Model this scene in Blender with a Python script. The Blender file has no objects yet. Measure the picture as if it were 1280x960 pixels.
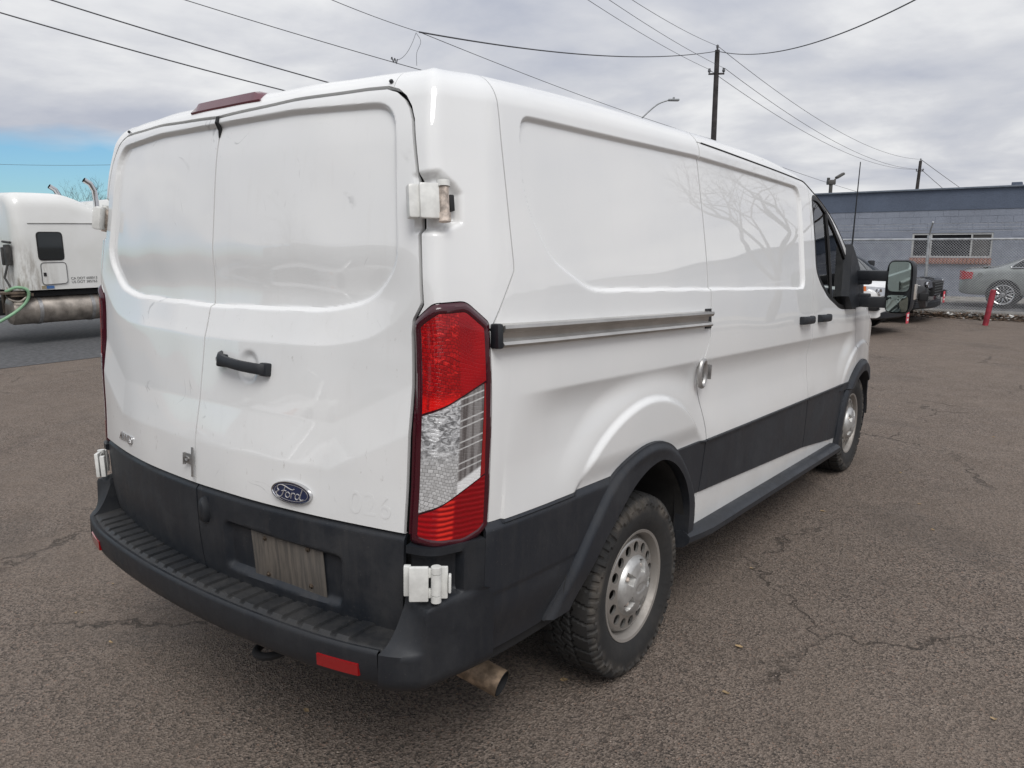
import bpy, bmesh, math, random
import numpy as np
from mathutils import Vector, Matrix
random.seed(7); np.random.seed(7)
SC = bpy.context.scene
COL = SC.collection

# ------------------------------------------------------------------ camera
CAMPOS = np.array([2.23010, -1.18729, 1.66340]); YAW, PITCH, ROLL, FPX = -0.653272, -0.186864, -0.005120, 928.385
_F = np.array([math.sin(YAW)*math.cos(PITCH), math.cos(YAW)*math.cos(PITCH), math.sin(PITCH)])
_R = np.array([math.cos(YAW), -math.sin(YAW), 0.0]); _U = np.cross(_R, _F)
_R2 = _R*math.cos(ROLL)+_U*math.sin(ROLL); _U2 = -_R*math.sin(ROLL)+_U*math.cos(ROLL)
cam_data = bpy.data.cameras.new("camera"); cam = bpy.data.objects.new("camera", cam_data); COL.objects.link(cam)
cam_data.sensor_width = 36.0; cam_data.lens = FPX/1280.0*36.0; cam_data.clip_start = 0.05; cam_data.clip_end = 3000.0
M = Matrix.Identity(4)
for i in range(3):
    M[i][0] = _R2[i]; M[i][1] = _U2[i]; M[i][2] = -_F[i]; M[i][3] = CAMPOS[i]
cam.matrix_world = M
SC.camera = cam

# ------------------------------------------------------------------ sky, sun, exposure
SUN_EL, SUN_AZ = math.radians(53), math.radians(131)      # azimuth clockwise from +Y (behind the camera, to its right)
world = bpy.data.worlds.new("World"); SC.world = world; world.use_nodes = True
wn = world.node_tree; wn.nodes.clear()
def WN(t, **k):
    n = wn.nodes.new(t)
    for a, b in k.items(): setattr(n, a, b)
    return n
def wl(a, b): wn.links.new(a, b)
def wmath(op, a, b=None, c=None, clamp=False):
    n = WN('ShaderNodeMath', operation=op, use_clamp=clamp)
    for i, v in enumerate((a, b, c)):
        if v is None: continue
        if isinstance(v, (int, float)): n.inputs[i].default_value = v
        else: wl(v, n.inputs[i])
    return n.outputs[0]
sky = WN('ShaderNodeTexSky', sky_type='NISHITA', sun_disc=False, sun_elevation=SUN_EL, sun_rotation=SUN_AZ)
sky.air_density = 1.0; sky.dust_density = 0.6; sky.ozone_density = 1.4
tc = WN('ShaderNodeTexCoord'); sep = WN('ShaderNodeSeparateXYZ'); wl(tc.outputs['Generated'], sep.inputs[0])
dx, dy, dz = sep.outputs
zz = wmath('ADD', wmath('MAXIMUM', dz, 0.0), 0.16)
comb = WN('ShaderNodeCombineXYZ'); wl(wmath('DIVIDE', dx, zz), comb.inputs[0]); wl(wmath('DIVIDE', dy, zz), comb.inputs[1])
n1 = WN('ShaderNodeTexNoise'); n1.inputs['Scale'].default_value = 0.85; n1.inputs['Detail'].default_value = 7; n1.inputs['Roughness'].default_value = 0.52
n1.inputs['Distortion'].default_value = 0.5
wl(comb.outputs[0], n1.inputs['Vector'])
n2 = WN('ShaderNodeTexNoise'); n2.inputs['Scale'].default_value = 2.6; n2.inputs['Detail'].default_value = 6; n2.inputs['Roughness'].default_value = 0.55
wl(comb.outputs[0], n2.inputs['Vector'])
cl = wmath('ADD', wmath('MULTIPLY', n1.outputs[0], 0.72), wmath('MULTIPLY', n2.outputs[0], 0.28))
ramp = WN('ShaderNodeValToRGB'); wl(cl, ramp.inputs[0])
e = ramp.color_ramp.elements
e[0].position = 0.36; e[0].color = (0.485, 0.515, 0.60, 1)
e[1].position = 0.63; e[1].color = (0.91, 0.915, 0.92, 1)
m_ = e.new(0.50); m_.color = (0.665, 0.68, 0.725, 1)
# brighter towards the zenith, as an overcast sky is
bright = wmath('ADD', wmath('MULTIPLY', wmath('MAXIMUM', dz, 0.0), 0.30), 0.92)
cloud = WN('ShaderNodeVectorMath', operation='SCALE'); wl(ramp.outputs[0], cloud.inputs[0]); wl(wmath('MULTIPLY', bright, 10.0), cloud.inputs['Scale'])
# clear band low over the horizon in the west and north-west
n3 = WN('ShaderNodeTexNoise'); n3.inputs['Scale'].default_value = 5.0; n3.inputs['Detail'].default_value = 5
mp = WN('ShaderNodeMapping'); mp.inputs['Scale'].default_value = (1, 1, 3.5); wl(tc.outputs['Generated'], mp.inputs[0]); wl(mp.outputs[0], n3.inputs['Vector'])
lim = wmath('ADD', wmath('MULTIPLY', n3.outputs[0], 0.075), 0.072)
gap = wmath('SUBTRACT', 1.0, wmath('SMOOTH_MIN', 1.0, wmath('MAXIMUM', wmath('DIVIDE', wmath('SUBTRACT', dz, lim), 0.026), 0.0), 0.05), clamp=True)
az = wmath('ADD', wmath('MULTIPLY', dx, -0.97), wmath('MULTIPLY', dy, -0.24))
azm = wmath('MULTIPLY', wmath('SUBTRACT', az, 0.35), 4.0, clamp=True)
gapm = wmath('MULTIPLY', gap, azm)
skt = WN('ShaderNodeMix', data_type='RGBA', blend_type='MULTIPLY'); skt.inputs[0].default_value = 1.0; wl(sky.outputs[0], skt.inputs[6]); skt.inputs[7].default_value = (.62, .90, 1.08, 1)
mixc = WN('ShaderNodeMix', data_type='RGBA'); wl(gapm, mixc.inputs[0]); wl(cloud.outputs[0], mixc.inputs[6]); wl(skt.outputs[2], mixc.inputs[7])
bg = WN('ShaderNodeBackground'); bg.inputs['Strength'].default_value = 0.10; wl(mixc.outputs[2], bg.inputs[0])
wo = WN('ShaderNodeOutputWorld'); wl(bg.outputs[0], wo.inputs[0])

sun_d = bpy.data.lights.new("sun", 'SUN'); sun_d.energy = 1.9; sun_d.angle = math.radians(32); sun_d.color = (1.0, 0.982, 0.955)
sun = bpy.data.objects.new("sun", sun_d); COL.objects.link(sun)
_sd = Vector((math.sin(SUN_AZ)*math.cos(SUN_EL), math.cos(SUN_AZ)*math.cos(SUN_EL), math.sin(SUN_EL)))
sun.rotation_euler = _sd.to_track_quat('Z', 'Y').to_euler(); sun.location = (0, 0, 30)
SC.view_settings.view_transform = 'Standard'; SC.view_settings.look = 'None'
SC.view_settings.exposure = 0.0; SC.view_settings.gamma = 1.0
SC.view_settings.use_curve_mapping = False

# ------------------------------------------------------------------ node material helper
class Mat:
    def __init__(s, name, color=(.5, .5, .5), rough=.5, metal=0., coat=0., coat_rough=.04, spec=.5):
        s.m = bpy.data.materials.new(name); s.m.use_nodes = True; s.t = s.m.node_tree
        s.b = s.t.nodes['Principled BSDF']; i = s.b.inputs
        i['Base Color'].default_value = (*color, 1); i['Roughness'].default_value = rough; i['Metallic'].default_value = metal
        i['Coat Weight'].default_value = coat; i['Coat Roughness'].default_value = coat_rough; i['Specular IOR Level'].default_value = spec
        s._tc = None
    def n(s, t, **k):
        nd = s.t.nodes.new(t)
        for a, b in k.items(): setattr(nd, a, b)
        return nd
    def l(s, a, b): s.t.links.new(a, b)
    def setv(s, sock, v):
        if isinstance(v, (int, float)): sock.default_value = v
        elif isinstance(v, tuple): sock.default_value = (*v, 1) if len(v) == 3 and sock.type == 'RGBA' else v
        else: s.l(v, sock)
    def co(s, kind='Object', scale=(1, 1, 1), loc=(0, 0, 0), rot=(0, 0, 0)):
        if s._tc is None: s._tc = s.n('ShaderNodeTexCoord')
        mp = s.n('ShaderNodeMapping'); mp.inputs['Scale'].default_value = scale; mp.inputs['Location'].default_value = loc; mp.inputs['Rotation'].default_value = rot
        s.l(s._tc.outputs[kind], mp.inputs[0]); return mp.outputs[0]
    def noise(s, vec, scale=5, detail=4, rough=.5, dist=0.):
        nd = s.n('ShaderNodeTexNoise'); nd.inputs['Scale'].default_value = scale; nd.inputs['Detail'].default_value = detail
        nd.inputs['Roughness'].default_value = rough; nd.inputs['Distortion'].default_value = dist; s.l(vec, nd.inputs['Vector']); return nd.outputs[0]
    def voro(s, vec, scale=5, feature='F1', out='Distance', rand=1.):
        nd = s.n('ShaderNodeTexVoronoi', feature=feature); nd.inputs['Scale'].default_value = scale; nd.inputs['Randomness'].default_value = rand
        s.l(vec, nd.inputs['Vector']); return nd.outputs[out]
    def math(s, op, a, b=None, c=None, clamp=False):
        nd = s.n('ShaderNodeMath', operation=op, use_clamp=clamp)
        for i, v in enumerate((a, b, c)):
            if v is not None: s.setv(nd.inputs[i], v)
        return nd.outputs[0]
    def rng(s, v, a, b, c=0., d=1., smooth=True):
        nd = s.n('ShaderNodeMapRange', interpolation_type='SMOOTHSTEP' if smooth else 'LINEAR')
        s.setv(nd.inputs[0], v)
        for i, q in enumerate((a, b, c, d)): nd.inputs[i+1].default_value = q
        return nd.outputs[0]
    def mix(s, f, a, b, blend='MIX'):
        nd = s.n('ShaderNodeMix', data_type='RGBA', blend_type=blend); s.setv(nd.inputs[0], f); s.setv(nd.inputs[6], a); s.setv(nd.inputs[7], b); return nd.outputs[2]
    def sepxyz(s, v):
        nd = s.n('ShaderNodeSeparateXYZ'); s.l(v, nd.inputs[0]); return nd.outputs
    def bump(s, h, strength=.3, dist=.01):
        nd = s.n('ShaderNodeBump'); nd.inputs['Strength'].default_value = strength; nd.inputs['Distance'].default_value = dist; s.l(h, nd.inputs['Height'])
        s.l(nd.outputs[0], s.b.inputs['Normal']); return nd
    def base(s, v): s.setv(s.b.inputs['Base Color'], v)
    def rough(s, v): s.setv(s.b.inputs['Roughness'], v)

def simple(name, color, rough=.5, metal=0., coat=0., var=.12, scale=6., bump=0.):
    m = Mat(name, color, rough, metal, coat)
    v = m.co(); f = m.noise(v, scale, 6, .6)
    d = tuple(c*(1-var*1.6) for c in color); l_ = tuple(min(1, c*(1+var)) for c in color)
    m.base(m.mix(m.rng(f, .3, .7), d, l_))
    if bump: m.bump(m.noise(v, scale*12, 3), bump, .004)
    return m.m

# ------------------------------------------------------------------ object helpers
def link(name, me, parent=None):
    o = bpy.data.objects.new(name, me); COL.objects.link(o)
    if parent is not None: o.parent = parent
    return o
def tag(o, label=None, cat=None, group=None, kind=None):
    if label: o['label'] = label
    if cat: o['category'] = cat
    if group: o['group'] = group
    if kind: o['kind'] = kind
    return o
def empty(name, loc=(0, 0, 0), rz=0., label=None, cat=None, group=None):
    o = bpy.data.objects.new(name, None); COL.objects.link(o); o.location = loc; o.rotation_euler = (0, 0, rz); o.empty_display_size = .2
    return tag(o, label, cat, group)
def mesh_obj(name, V, Fc, mat, parent=None, smooth=True, ang=40, mi=None, uv=None, xf=None):
    V = np.asarray(V, float)
    if xf is not None: V = xf(V)
    me = bpy.data.meshes.new(name); me.from_pydata(V.tolist(), [], [tuple(int(q) for q in f) for f in Fc])
    for m in (mat if isinstance(mat, (list, tuple)) else [mat]): me.materials.append(m)
    if mi is not None: me.polygons.foreach_set('material_index', np.asarray(mi, np.int32))
    if uv is not None:
        lay = me.uv_layers.new(name='UVMap'); idx = np.empty(len(me.loops), np.int32); me.loops.foreach_get('vertex_index', idx)
        lay.data.foreach_set('uv', np.asarray(uv, np.float32)[idx].ravel())
    me.validate()
    if smooth:
        me.polygons.foreach_set('use_smooth', np.ones(len(me.polygons), bool))
        if ang is not None: me.set_sharp_from_angle(angle=math.radians(ang))
    me.update()
    return link(name, me, parent)

class MB:
    def __init__(s): s.v = []; s.f = []; s.mi = []
    def add(s, V, Fc, mi=0):
        o = len(s.v); s.v += [tuple(map(float, p)) for p in V]; s.f += [tuple(i+o for i in f) for f in Fc]; s.mi += [mi]*len(Fc); return s
    def box(s, c, d, rot=None, mi=0, bev=0., taper=None):
        bm = bmesh.new(); bmesh.ops.create_cube(bm, size=1.)
        for v in bm.verts:
            t = (1, 1) if taper is None or v.co.z < 0 else taper
            v.co = Vector((v.co.x*d[0]*t[0], v.co.y*d[1]*t[1], v.co.z*d[2]))
        if bev: bmesh.ops.bevel(bm, geom=list(bm.edges), offset=bev, segments=2, profile=.6, affect='EDGES')
        if rot is not None:
            R = rot if isinstance(rot, Matrix) else Matrix.Rotation(rot, 3, 'Z')
            bmesh.ops.transform(bm, matrix=R.to_4x4(), verts=bm.verts)
        s._bm(bm, c, mi); return s
    def _bm(s, bm, c, mi):
        bm.verts.index_update(); s.add([(v.co.x+c[0], v.co.y+c[1], v.co.z+c[2]) for v in bm.verts], [[v.index for v in f.verts] for f in bm.faces], mi); bm.free()
    def tube(s, pts, r, n=8, mi=0, cap=True, closed=False):
        P = [Vector(p) for p in pts]; k = len(P); rs = r if isinstance(r, (list, tuple, np.ndarray)) else [r]*k
        up = Vector((0, 0, 1)); V = []; prev = None
        for i in range(k):
            a = P[(i-1) % k] if (i > 0 or closed) else P[i]; b = P[(i+1) % k] if (i < k-1 or closed) else P[i]
            t = (b-a); t = t.normalized() if t.length > 1e-9 else Vector((0, 0, 1))
            if prev is None:
                x = t.cross(up) if abs(t.z) < .95 else t.cross(Vector((1, 0, 0)))
            else: x = prev-t*prev.dot(t)
            x.normalize(); prev = x; y = t.cross(x)
            for j in range(n):
                q = 2*math.pi*j/n; V.append(P[i]+(x*math.cos(q)+y*math.sin(q))*rs[i])
        Fc = []
        for i in range(k if closed else k-1):
            for j in range(n):
                a = i*n+j; b = i*n+(j+1) % n; i2 = (i+1) % k
                Fc.append((a, b, i2*n+(j+1) % n, i2*n+j))
        if cap and not closed: Fc += [tuple(range(n-1, -1, -1)), tuple((k-1)*n+j for j in range(n))]
        s.add(V, Fc, mi); return s
    def lathe(s, prof, c=(0, 0, 0), axis='Z', n=32, mi=0, closed=False):
        """prof: (axial, radius)"""
        V = []; k = len(prof)
        for a, r in prof:
            for j in range(n):
                q = 2*math.pi*j/n; x, y = r*math.cos(q), r*math.sin(q)
                V.append({'Z': (x, y, a), 'X': (a, x, y), 'Y': (y, a, x)}[axis])
        Fc = [(i*n+j, i*n+(j+1) % n, ((i+1) % k)*n+(j+1) % n, ((i+1) % k)*n+j) for i in range(k if closed else k-1) for j in range(n)]
        s.add([(p[0]+c[0], p[1]+c[1], p[2]+c[2]) for p in V], Fc, mi); return s
    def prism(s, poly, h0, h1, fn, mi=0):
        """poly (a,b) extruded from h0 to h1; fn(a,b,h)->xyz"""
        n = len(poly); V = [fn(a, b, h0) for a, b in poly]+[fn(a, b, h1) for a, b in poly]
        Fc = [(i, (i+1) % n, n+(i+1) % n, n+i) for i in range(n)]+[tuple(range(n-1, -1, -1)), tuple(range(n, 2*n))]
        s.add(V, Fc, mi); return s
    def build(s, name, mat, parent=None, smooth=True, ang=35, xf=None):
        return mesh_obj(name, s.v, s.f, mat, parent, smooth, ang, s.mi, xf=xf)

def sag(a, b, d, n=24):
    a, b = Vector(a), Vector(b)
    return [a.lerp(b, t)-Vector((0, 0, d*4*t*(1-t))) for t in [i/n for i in range(n+1)]]
def text_mesh(txt, size, shear=0., extrude=.001, spacing=1.):
    cu = bpy.data.curves.new('lettering', 'FONT'); cu.body = txt; cu.size = size; cu.shear = shear; cu.extrude = extrude; cu.space_character = spacing
    cu.align_x = 'CENTER'; cu.align_y = 'CENTER'
    o = bpy.data.objects.new('lettering', cu); COL.objects.link(o)
    dg = bpy.context.evaluated_depsgraph_get(); me = o.evaluated_get(dg).to_mesh()
    V = [tuple(v.co) for v in me.vertices]; Fc = [tuple(p.vertices) for p in me.polygons]
    o.evaluated_get(dg).to_mesh_clear(); bpy.data.objects.remove(o); bpy.data.curves.remove(cu)
    return V, Fc

# ------------------------------------------------------------------ materials
def paint(name, scuffs):
    m = Mat(name, (.8, .8, .79), .5, 0, 1., .01, spec=.15); m.b.inputs['Coat IOR'].default_value = 1.68
    v = m.co(); x, y, z = m.sepxyz(v)
    c = m.mix(m.rng(m.noise(v, 2.2, 5), .35, .7), (.79, .795, .79), (.825, .825, .815))
    # road film, thickest low down, plus faint vertical run marks
    film = m.math('MULTIPLY', m.rng(z, 1.15, .42), m.rng(m.noise(v, 3.3, 7, .65), .25, .8))
    c = m.mix(m.math('MULTIPLY', film, .24), c, (.46, .41, .35))
    runs = m.rng(m.noise(m.co(scale=(14, 14, .7)), 3.0, 4), .56, .74)
    c = m.mix(m.math('MULTIPLY', runs, .05 if scuffs else .015), c, (.50, .47, .43))
    if scuffs:
        w = m.noise(v, 1.7, 2)
        vv = m.n('ShaderNodeVectorMath', operation='MULTIPLY_ADD')
        wn_ = m.n('ShaderNodeTexNoise'); wn_.inputs['Scale'].default_value = 2.3; wn_.inputs['Detail'].default_value = 2; m.l(v, wn_.inputs['Vector'])
        m.l(wn_.outputs[1], vv.inputs[0]); vv.inputs[1].default_value = (.5, .5, .5); m.l(v, vv.inputs[2])
        ln = m.math('ABSOLUTE', m.math('SUBTRACT', m.noise(vv.outputs[0], 3.1, 1.5, .5, 1.2), .5))
        line = m.rng(ln, .0, .012, 1., 0.)
        patch = m.math('MULTIPLY', m.rng(m.noise(v, 2.9, 3), .48, .62), m.rng(m.noise(m.co(loc=(5, 1, 2)), 8.5, 4, .6), .50, .60))
        speck = m.rng(m.noise(m.co(scale=(6, 6, 2.6)), 9., 5, .7), .62, .74)
        c = m.mix(m.math('MULTIPLY', m.math('MULTIPLY', line, patch), .75), c, (.38, .38, .38))
        band = m.math('MULTIPLY', m.rng(z, 1.26, 1.36), m.rng(z, 1.52, 1.42))
        low = m.math('MULTIPLY', m.rng(z, .92, 1.0), m.rng(z, 1.22, 1.08))
        allp = m.math('MAXIMUM', m.math('MAXIMUM', band, low), m.math('MULTIPLY', m.rng(m.noise(v, 2.9, 3), .5, .66), .5))
        c = m.mix(m.math('MULTIPLY', m.math('MULTIPLY', speck, allp), .62), c, (.45, .43, .40))
        haze_ = m.rng(m.noise(v, 5.5, 5, .6, .6), .4, .72)
        m.setv(m.b.inputs['Coat Roughness'], m.rng(haze_, .3, 1, .004, .03))
    else:
        m.setv(m.b.inputs['Coat Roughness'], m.rng(m.noise(v, 4, 4), .3, .8, .003, .012))
    m.base(c)
    m.bump(m.noise(v, 1.6, 2), .06, .01)
    return m.m
M_PAINT = paint('white_paint', False)
M_DOOR = paint('scuffed_white_paint', True)
def plastic(name, col, dust, rough=.55, dcol=(.125, .112, .098)):
    m = Mat(name, col, rough)
    v = m.co(); x, y, z = m.sepxyz(v)
    f = m.rng(m.noise(v, 4.5, 8, .68), .36, .74)
    st = m.rng(m.noise(m.co(scale=(9, 9, 1.0)), 3.5, 6, .7), .45, .75)
    k = m.math('MULTIPLY', m.math('ADD', m.math('MULTIPLY', f, .6), m.math('MULTIPLY', st, .4)), dust)
    c = m.mix(k, col, dcol)
    sp = m.rng(m.voro(v, 70, rand=1.), .16, .04)
    sp2 = m.math('MULTIPLY', sp, m.rng(m.noise(v, 11, 3), .5, .62))
    c = m.mix(m.math('MULTIPLY', sp2, min(1, dust*1.1)), c, (.22, .20, .18))
    m.base(c); m.rough(m.rng(f, 0, 1, rough-.1, rough+.18))
    m.bump(m.noise(v, 320, 2), .12, .002)
    return m.m
M_BLACK = plastic('black_plastic', (.011, .0135, .018), .14, .55)
M_CLAD = plastic('grey_black_cladding', (.0145, .018, .0245), .20, .55)
M_STEP = plastic('worn_bumper_plastic', (.012, .0135, .016), .24, .55)
M_DOORCLAD = plastic('dusty_door_cladding', (.011, .0145, .0205), .28, .55)
M_DARK = simple('dark_underbody', (.012, .012, .013), .8)
M_RUBBERSEAL = simple('black_rubber_seal', (.010, .010, .011), .55)
M_WELL = simple('wheel_well_liner', (.030, .029, .028), .8, var=.3)
M_STEEL = simple('brushed_steel', (.46, .45, .44), .42, .8, var=.2, scale=12)
M_CHROME = Mat('chrome', (.62, .62, .63), .12, 1.).m
M_RUST = simple('rusty_hinge_steel', (.62, .53, .46), .6, .1, var=.38, scale=40)
M_WHITEMETAL = simple('white_hinge_metal', (.74, .74, .71), .4, coat=.3, var=.1, scale=20)
M_TRACK = simple('dull_track_steel', (.56, .545, .52), .30, .85, var=.10, scale=5)
def sheet_glass():
    m = Mat('clear_window_glass', (0, 0, 0), .0); t = m.t; tr = m.n('ShaderNodeBsdfTransparent'); tr.inputs[0].default_value = (.80, .88, .85, 1); gl = m.n('ShaderNodeBsdfGlossy'); gl.inputs['Roughness'].default_value = .01
    lw = m.n('ShaderNodeFresnel'); lw.inputs[0].default_value = 1.52; mx = m.n('ShaderNodeMixShader'); m.l(m.math('MULTIPLY', lw.outputs[0], 1.25, clamp=True), mx.inputs[0]); m.l(tr.outputs[0], mx.inputs[1]); m.l(gl.outputs[0], mx.inputs[2])
    m.l(mx.outputs[0], t.nodes['Material Output'].inputs[0]); return m.m
M_WINDOW = sheet_glass()
M_SEAT = simple('grey_seat_cloth', (.06, .06, .062), .9)
def glassy(name, col, rough=.03):
    m = Mat(name, col, rough, 0, 0, spec=.6); return m.m
M_GLASS = glassy('tinted_glass', (.012, .016, .018))
M_MIRROR = Mat('mirror_glass', (.36, .43, .41), .02, 1.).m
M_HOUSING = Mat('dark_red_lamp_rim', (.050, .003, .009), .15, 0, .6).m
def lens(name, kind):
    m = Mat(name, (.5, .01, .01), .16, 0, .45, .02, spec=.25)  # lit areas and sparkle of the lenses are painted into their colour
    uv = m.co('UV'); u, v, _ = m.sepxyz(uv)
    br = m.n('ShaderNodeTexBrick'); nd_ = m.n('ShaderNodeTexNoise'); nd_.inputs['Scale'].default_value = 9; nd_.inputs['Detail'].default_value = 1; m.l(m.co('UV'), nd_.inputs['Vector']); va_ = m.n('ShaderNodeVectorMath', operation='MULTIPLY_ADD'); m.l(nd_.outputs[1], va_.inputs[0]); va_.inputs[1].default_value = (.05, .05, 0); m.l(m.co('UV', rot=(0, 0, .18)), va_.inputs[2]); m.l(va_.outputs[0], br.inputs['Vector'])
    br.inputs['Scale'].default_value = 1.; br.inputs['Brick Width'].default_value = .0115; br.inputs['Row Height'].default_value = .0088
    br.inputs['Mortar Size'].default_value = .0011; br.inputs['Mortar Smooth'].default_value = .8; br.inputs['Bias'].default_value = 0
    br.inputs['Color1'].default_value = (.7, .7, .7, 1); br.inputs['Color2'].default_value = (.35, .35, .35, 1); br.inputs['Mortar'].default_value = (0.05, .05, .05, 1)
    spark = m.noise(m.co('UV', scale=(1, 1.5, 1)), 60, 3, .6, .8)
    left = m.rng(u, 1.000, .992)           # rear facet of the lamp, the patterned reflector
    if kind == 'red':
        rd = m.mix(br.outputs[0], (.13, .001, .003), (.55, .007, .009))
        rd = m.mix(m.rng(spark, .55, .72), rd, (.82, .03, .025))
        lit = m.math('MULTIPLY', m.rng(v, 1.235, 1.205), m.rng(m.noise(m.co('UV', scale=(40, 6, 1)), 1.5, 3), .3, .5))  # brightly lit zone of the red lens, painted as colour
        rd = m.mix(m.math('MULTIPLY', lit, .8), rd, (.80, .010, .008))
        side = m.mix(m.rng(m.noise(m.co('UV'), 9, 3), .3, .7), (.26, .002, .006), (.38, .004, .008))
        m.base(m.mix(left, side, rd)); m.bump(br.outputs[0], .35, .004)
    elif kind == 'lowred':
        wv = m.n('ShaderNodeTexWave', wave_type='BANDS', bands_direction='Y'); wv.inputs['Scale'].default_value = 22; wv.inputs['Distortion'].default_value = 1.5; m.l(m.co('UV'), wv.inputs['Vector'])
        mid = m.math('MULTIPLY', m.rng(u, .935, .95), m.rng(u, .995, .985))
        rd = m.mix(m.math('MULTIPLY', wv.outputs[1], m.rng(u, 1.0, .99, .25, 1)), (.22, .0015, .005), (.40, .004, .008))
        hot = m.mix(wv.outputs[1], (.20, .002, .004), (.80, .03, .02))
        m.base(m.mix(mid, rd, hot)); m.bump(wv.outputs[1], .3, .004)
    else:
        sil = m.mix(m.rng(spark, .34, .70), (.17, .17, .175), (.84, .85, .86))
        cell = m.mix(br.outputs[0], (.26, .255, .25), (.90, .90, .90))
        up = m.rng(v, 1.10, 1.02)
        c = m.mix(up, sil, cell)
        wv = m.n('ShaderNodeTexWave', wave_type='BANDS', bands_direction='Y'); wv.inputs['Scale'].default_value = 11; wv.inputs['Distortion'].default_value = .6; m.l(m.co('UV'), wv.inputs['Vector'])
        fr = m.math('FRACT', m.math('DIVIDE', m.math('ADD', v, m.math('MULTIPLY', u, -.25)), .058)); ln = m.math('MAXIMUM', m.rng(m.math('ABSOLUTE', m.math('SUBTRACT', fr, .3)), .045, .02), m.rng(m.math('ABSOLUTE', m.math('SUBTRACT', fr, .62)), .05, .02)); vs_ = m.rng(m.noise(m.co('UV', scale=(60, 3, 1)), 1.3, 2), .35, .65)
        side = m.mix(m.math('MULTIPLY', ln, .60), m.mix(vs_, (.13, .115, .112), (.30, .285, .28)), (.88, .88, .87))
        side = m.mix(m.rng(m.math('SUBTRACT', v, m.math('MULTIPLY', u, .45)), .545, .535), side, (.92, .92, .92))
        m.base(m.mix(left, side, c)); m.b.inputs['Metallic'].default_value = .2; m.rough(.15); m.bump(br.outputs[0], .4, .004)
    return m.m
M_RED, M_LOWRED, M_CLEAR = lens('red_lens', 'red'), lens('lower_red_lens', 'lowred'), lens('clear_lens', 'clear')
M_REFLECT = Mat('red_reflector', (.26, .004, .006), .2, 0, 1.).m
M_CHMSL = Mat('dull_maroon_lens', (.12, .022, .035), .25, 0, .8).m
def tyre_mat():
    m = Mat('dusty_tyre_rubber', (.022, .022, .022), .8)
    v = m.co(); f = m.rng(m.noise(v, 7, 6, .65), .38, .7)
    x, y, z = m.sepxyz(v); r = m.math('SQRT', m.math('ADD', m.math('MULTIPLY', y, y), m.math('MULTIPLY', z, z)))
    sw = m.math('ADD', m.math('MULTIPLY', m.math('MULTIPLY', m.rng(r, .352, .338), m.rng(r, .285, .310)), .85), .12)
    m.base(m.mix(m.math('MULTIPLY', m.math('MULTIPLY', f, sw), .8), (.017, .0168, .0168), (.115, .098, .080)))
    m.bump(m.noise(v, 90, 3), .2, .003); return m.m
M_TYRE = tyre_mat()
def rim_mat():
    m = Mat('dusty_steel_wheel', (.5, .48, .45), .38, .75)
    v = m.co(); x, y, z = m.sepxyz(v); r = m.math('SQRT', m.math('ADD', m.math('MULTIPLY', y, y), m.math('MULTIPLY', z, z)))
    d = m.math('ADD', m.math('MULTIPLY', m.rng(r, .17, .215), .55), m.math('MULTIPLY', m.rng(m.noise(v, 14, 6, .7), .45, .8), .25), clamp=True)
    m.base(m.mix(d, (.50, .485, .46), (.15, .120, .095))); m.setv(m.b.inputs['Metallic'], m.rng(d, 0, 1, .8, .15)); m.rough(m.rng(d, 0, 1, .33, .75)); return m.m
M_RIM = rim_mat()
M_CAP = simple('silver_hub_cap', (.52, .515, .50), .42, .65, var=.15, scale=15)
M_PIPE = simple('tan_exhaust_metal', (.33, .24, .165), .6, .35, var=.35, scale=22)
def plate_mat():
    m = Mat('dusty_plate_backing', (.3, .24, .18), .7)
    st = m.noise(m.co(scale=(38, 38, 2.2)), 1.9, 6, .65); v = m.co()
    c = m.mix(m.rng(st, .33, .68), (.070, .063, .056), (.150, .129, .108)); c = m.mix(m.rng(m.noise(v, 5, 3), .35, .7, 0, .45), c, (.13, .12, .11)); m.base(c); return m.m
M_BOLT = simple('dirty_bolt', (.10, .075, .055), .6, .5, var=.3, scale=60)
M_PLATE = plate_mat()
M_BLUE = Mat('badge_blue_enamel', (.008, .018, .065), .2, 0, 1.).m
M_SCRIPT = Mat('badge_silver_script', (.62, .60, .58), .3, .6).m
M_GHOST = Mat('decal_ghost_white', (.74, .75, .74), .5, 0, .3).m
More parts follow.
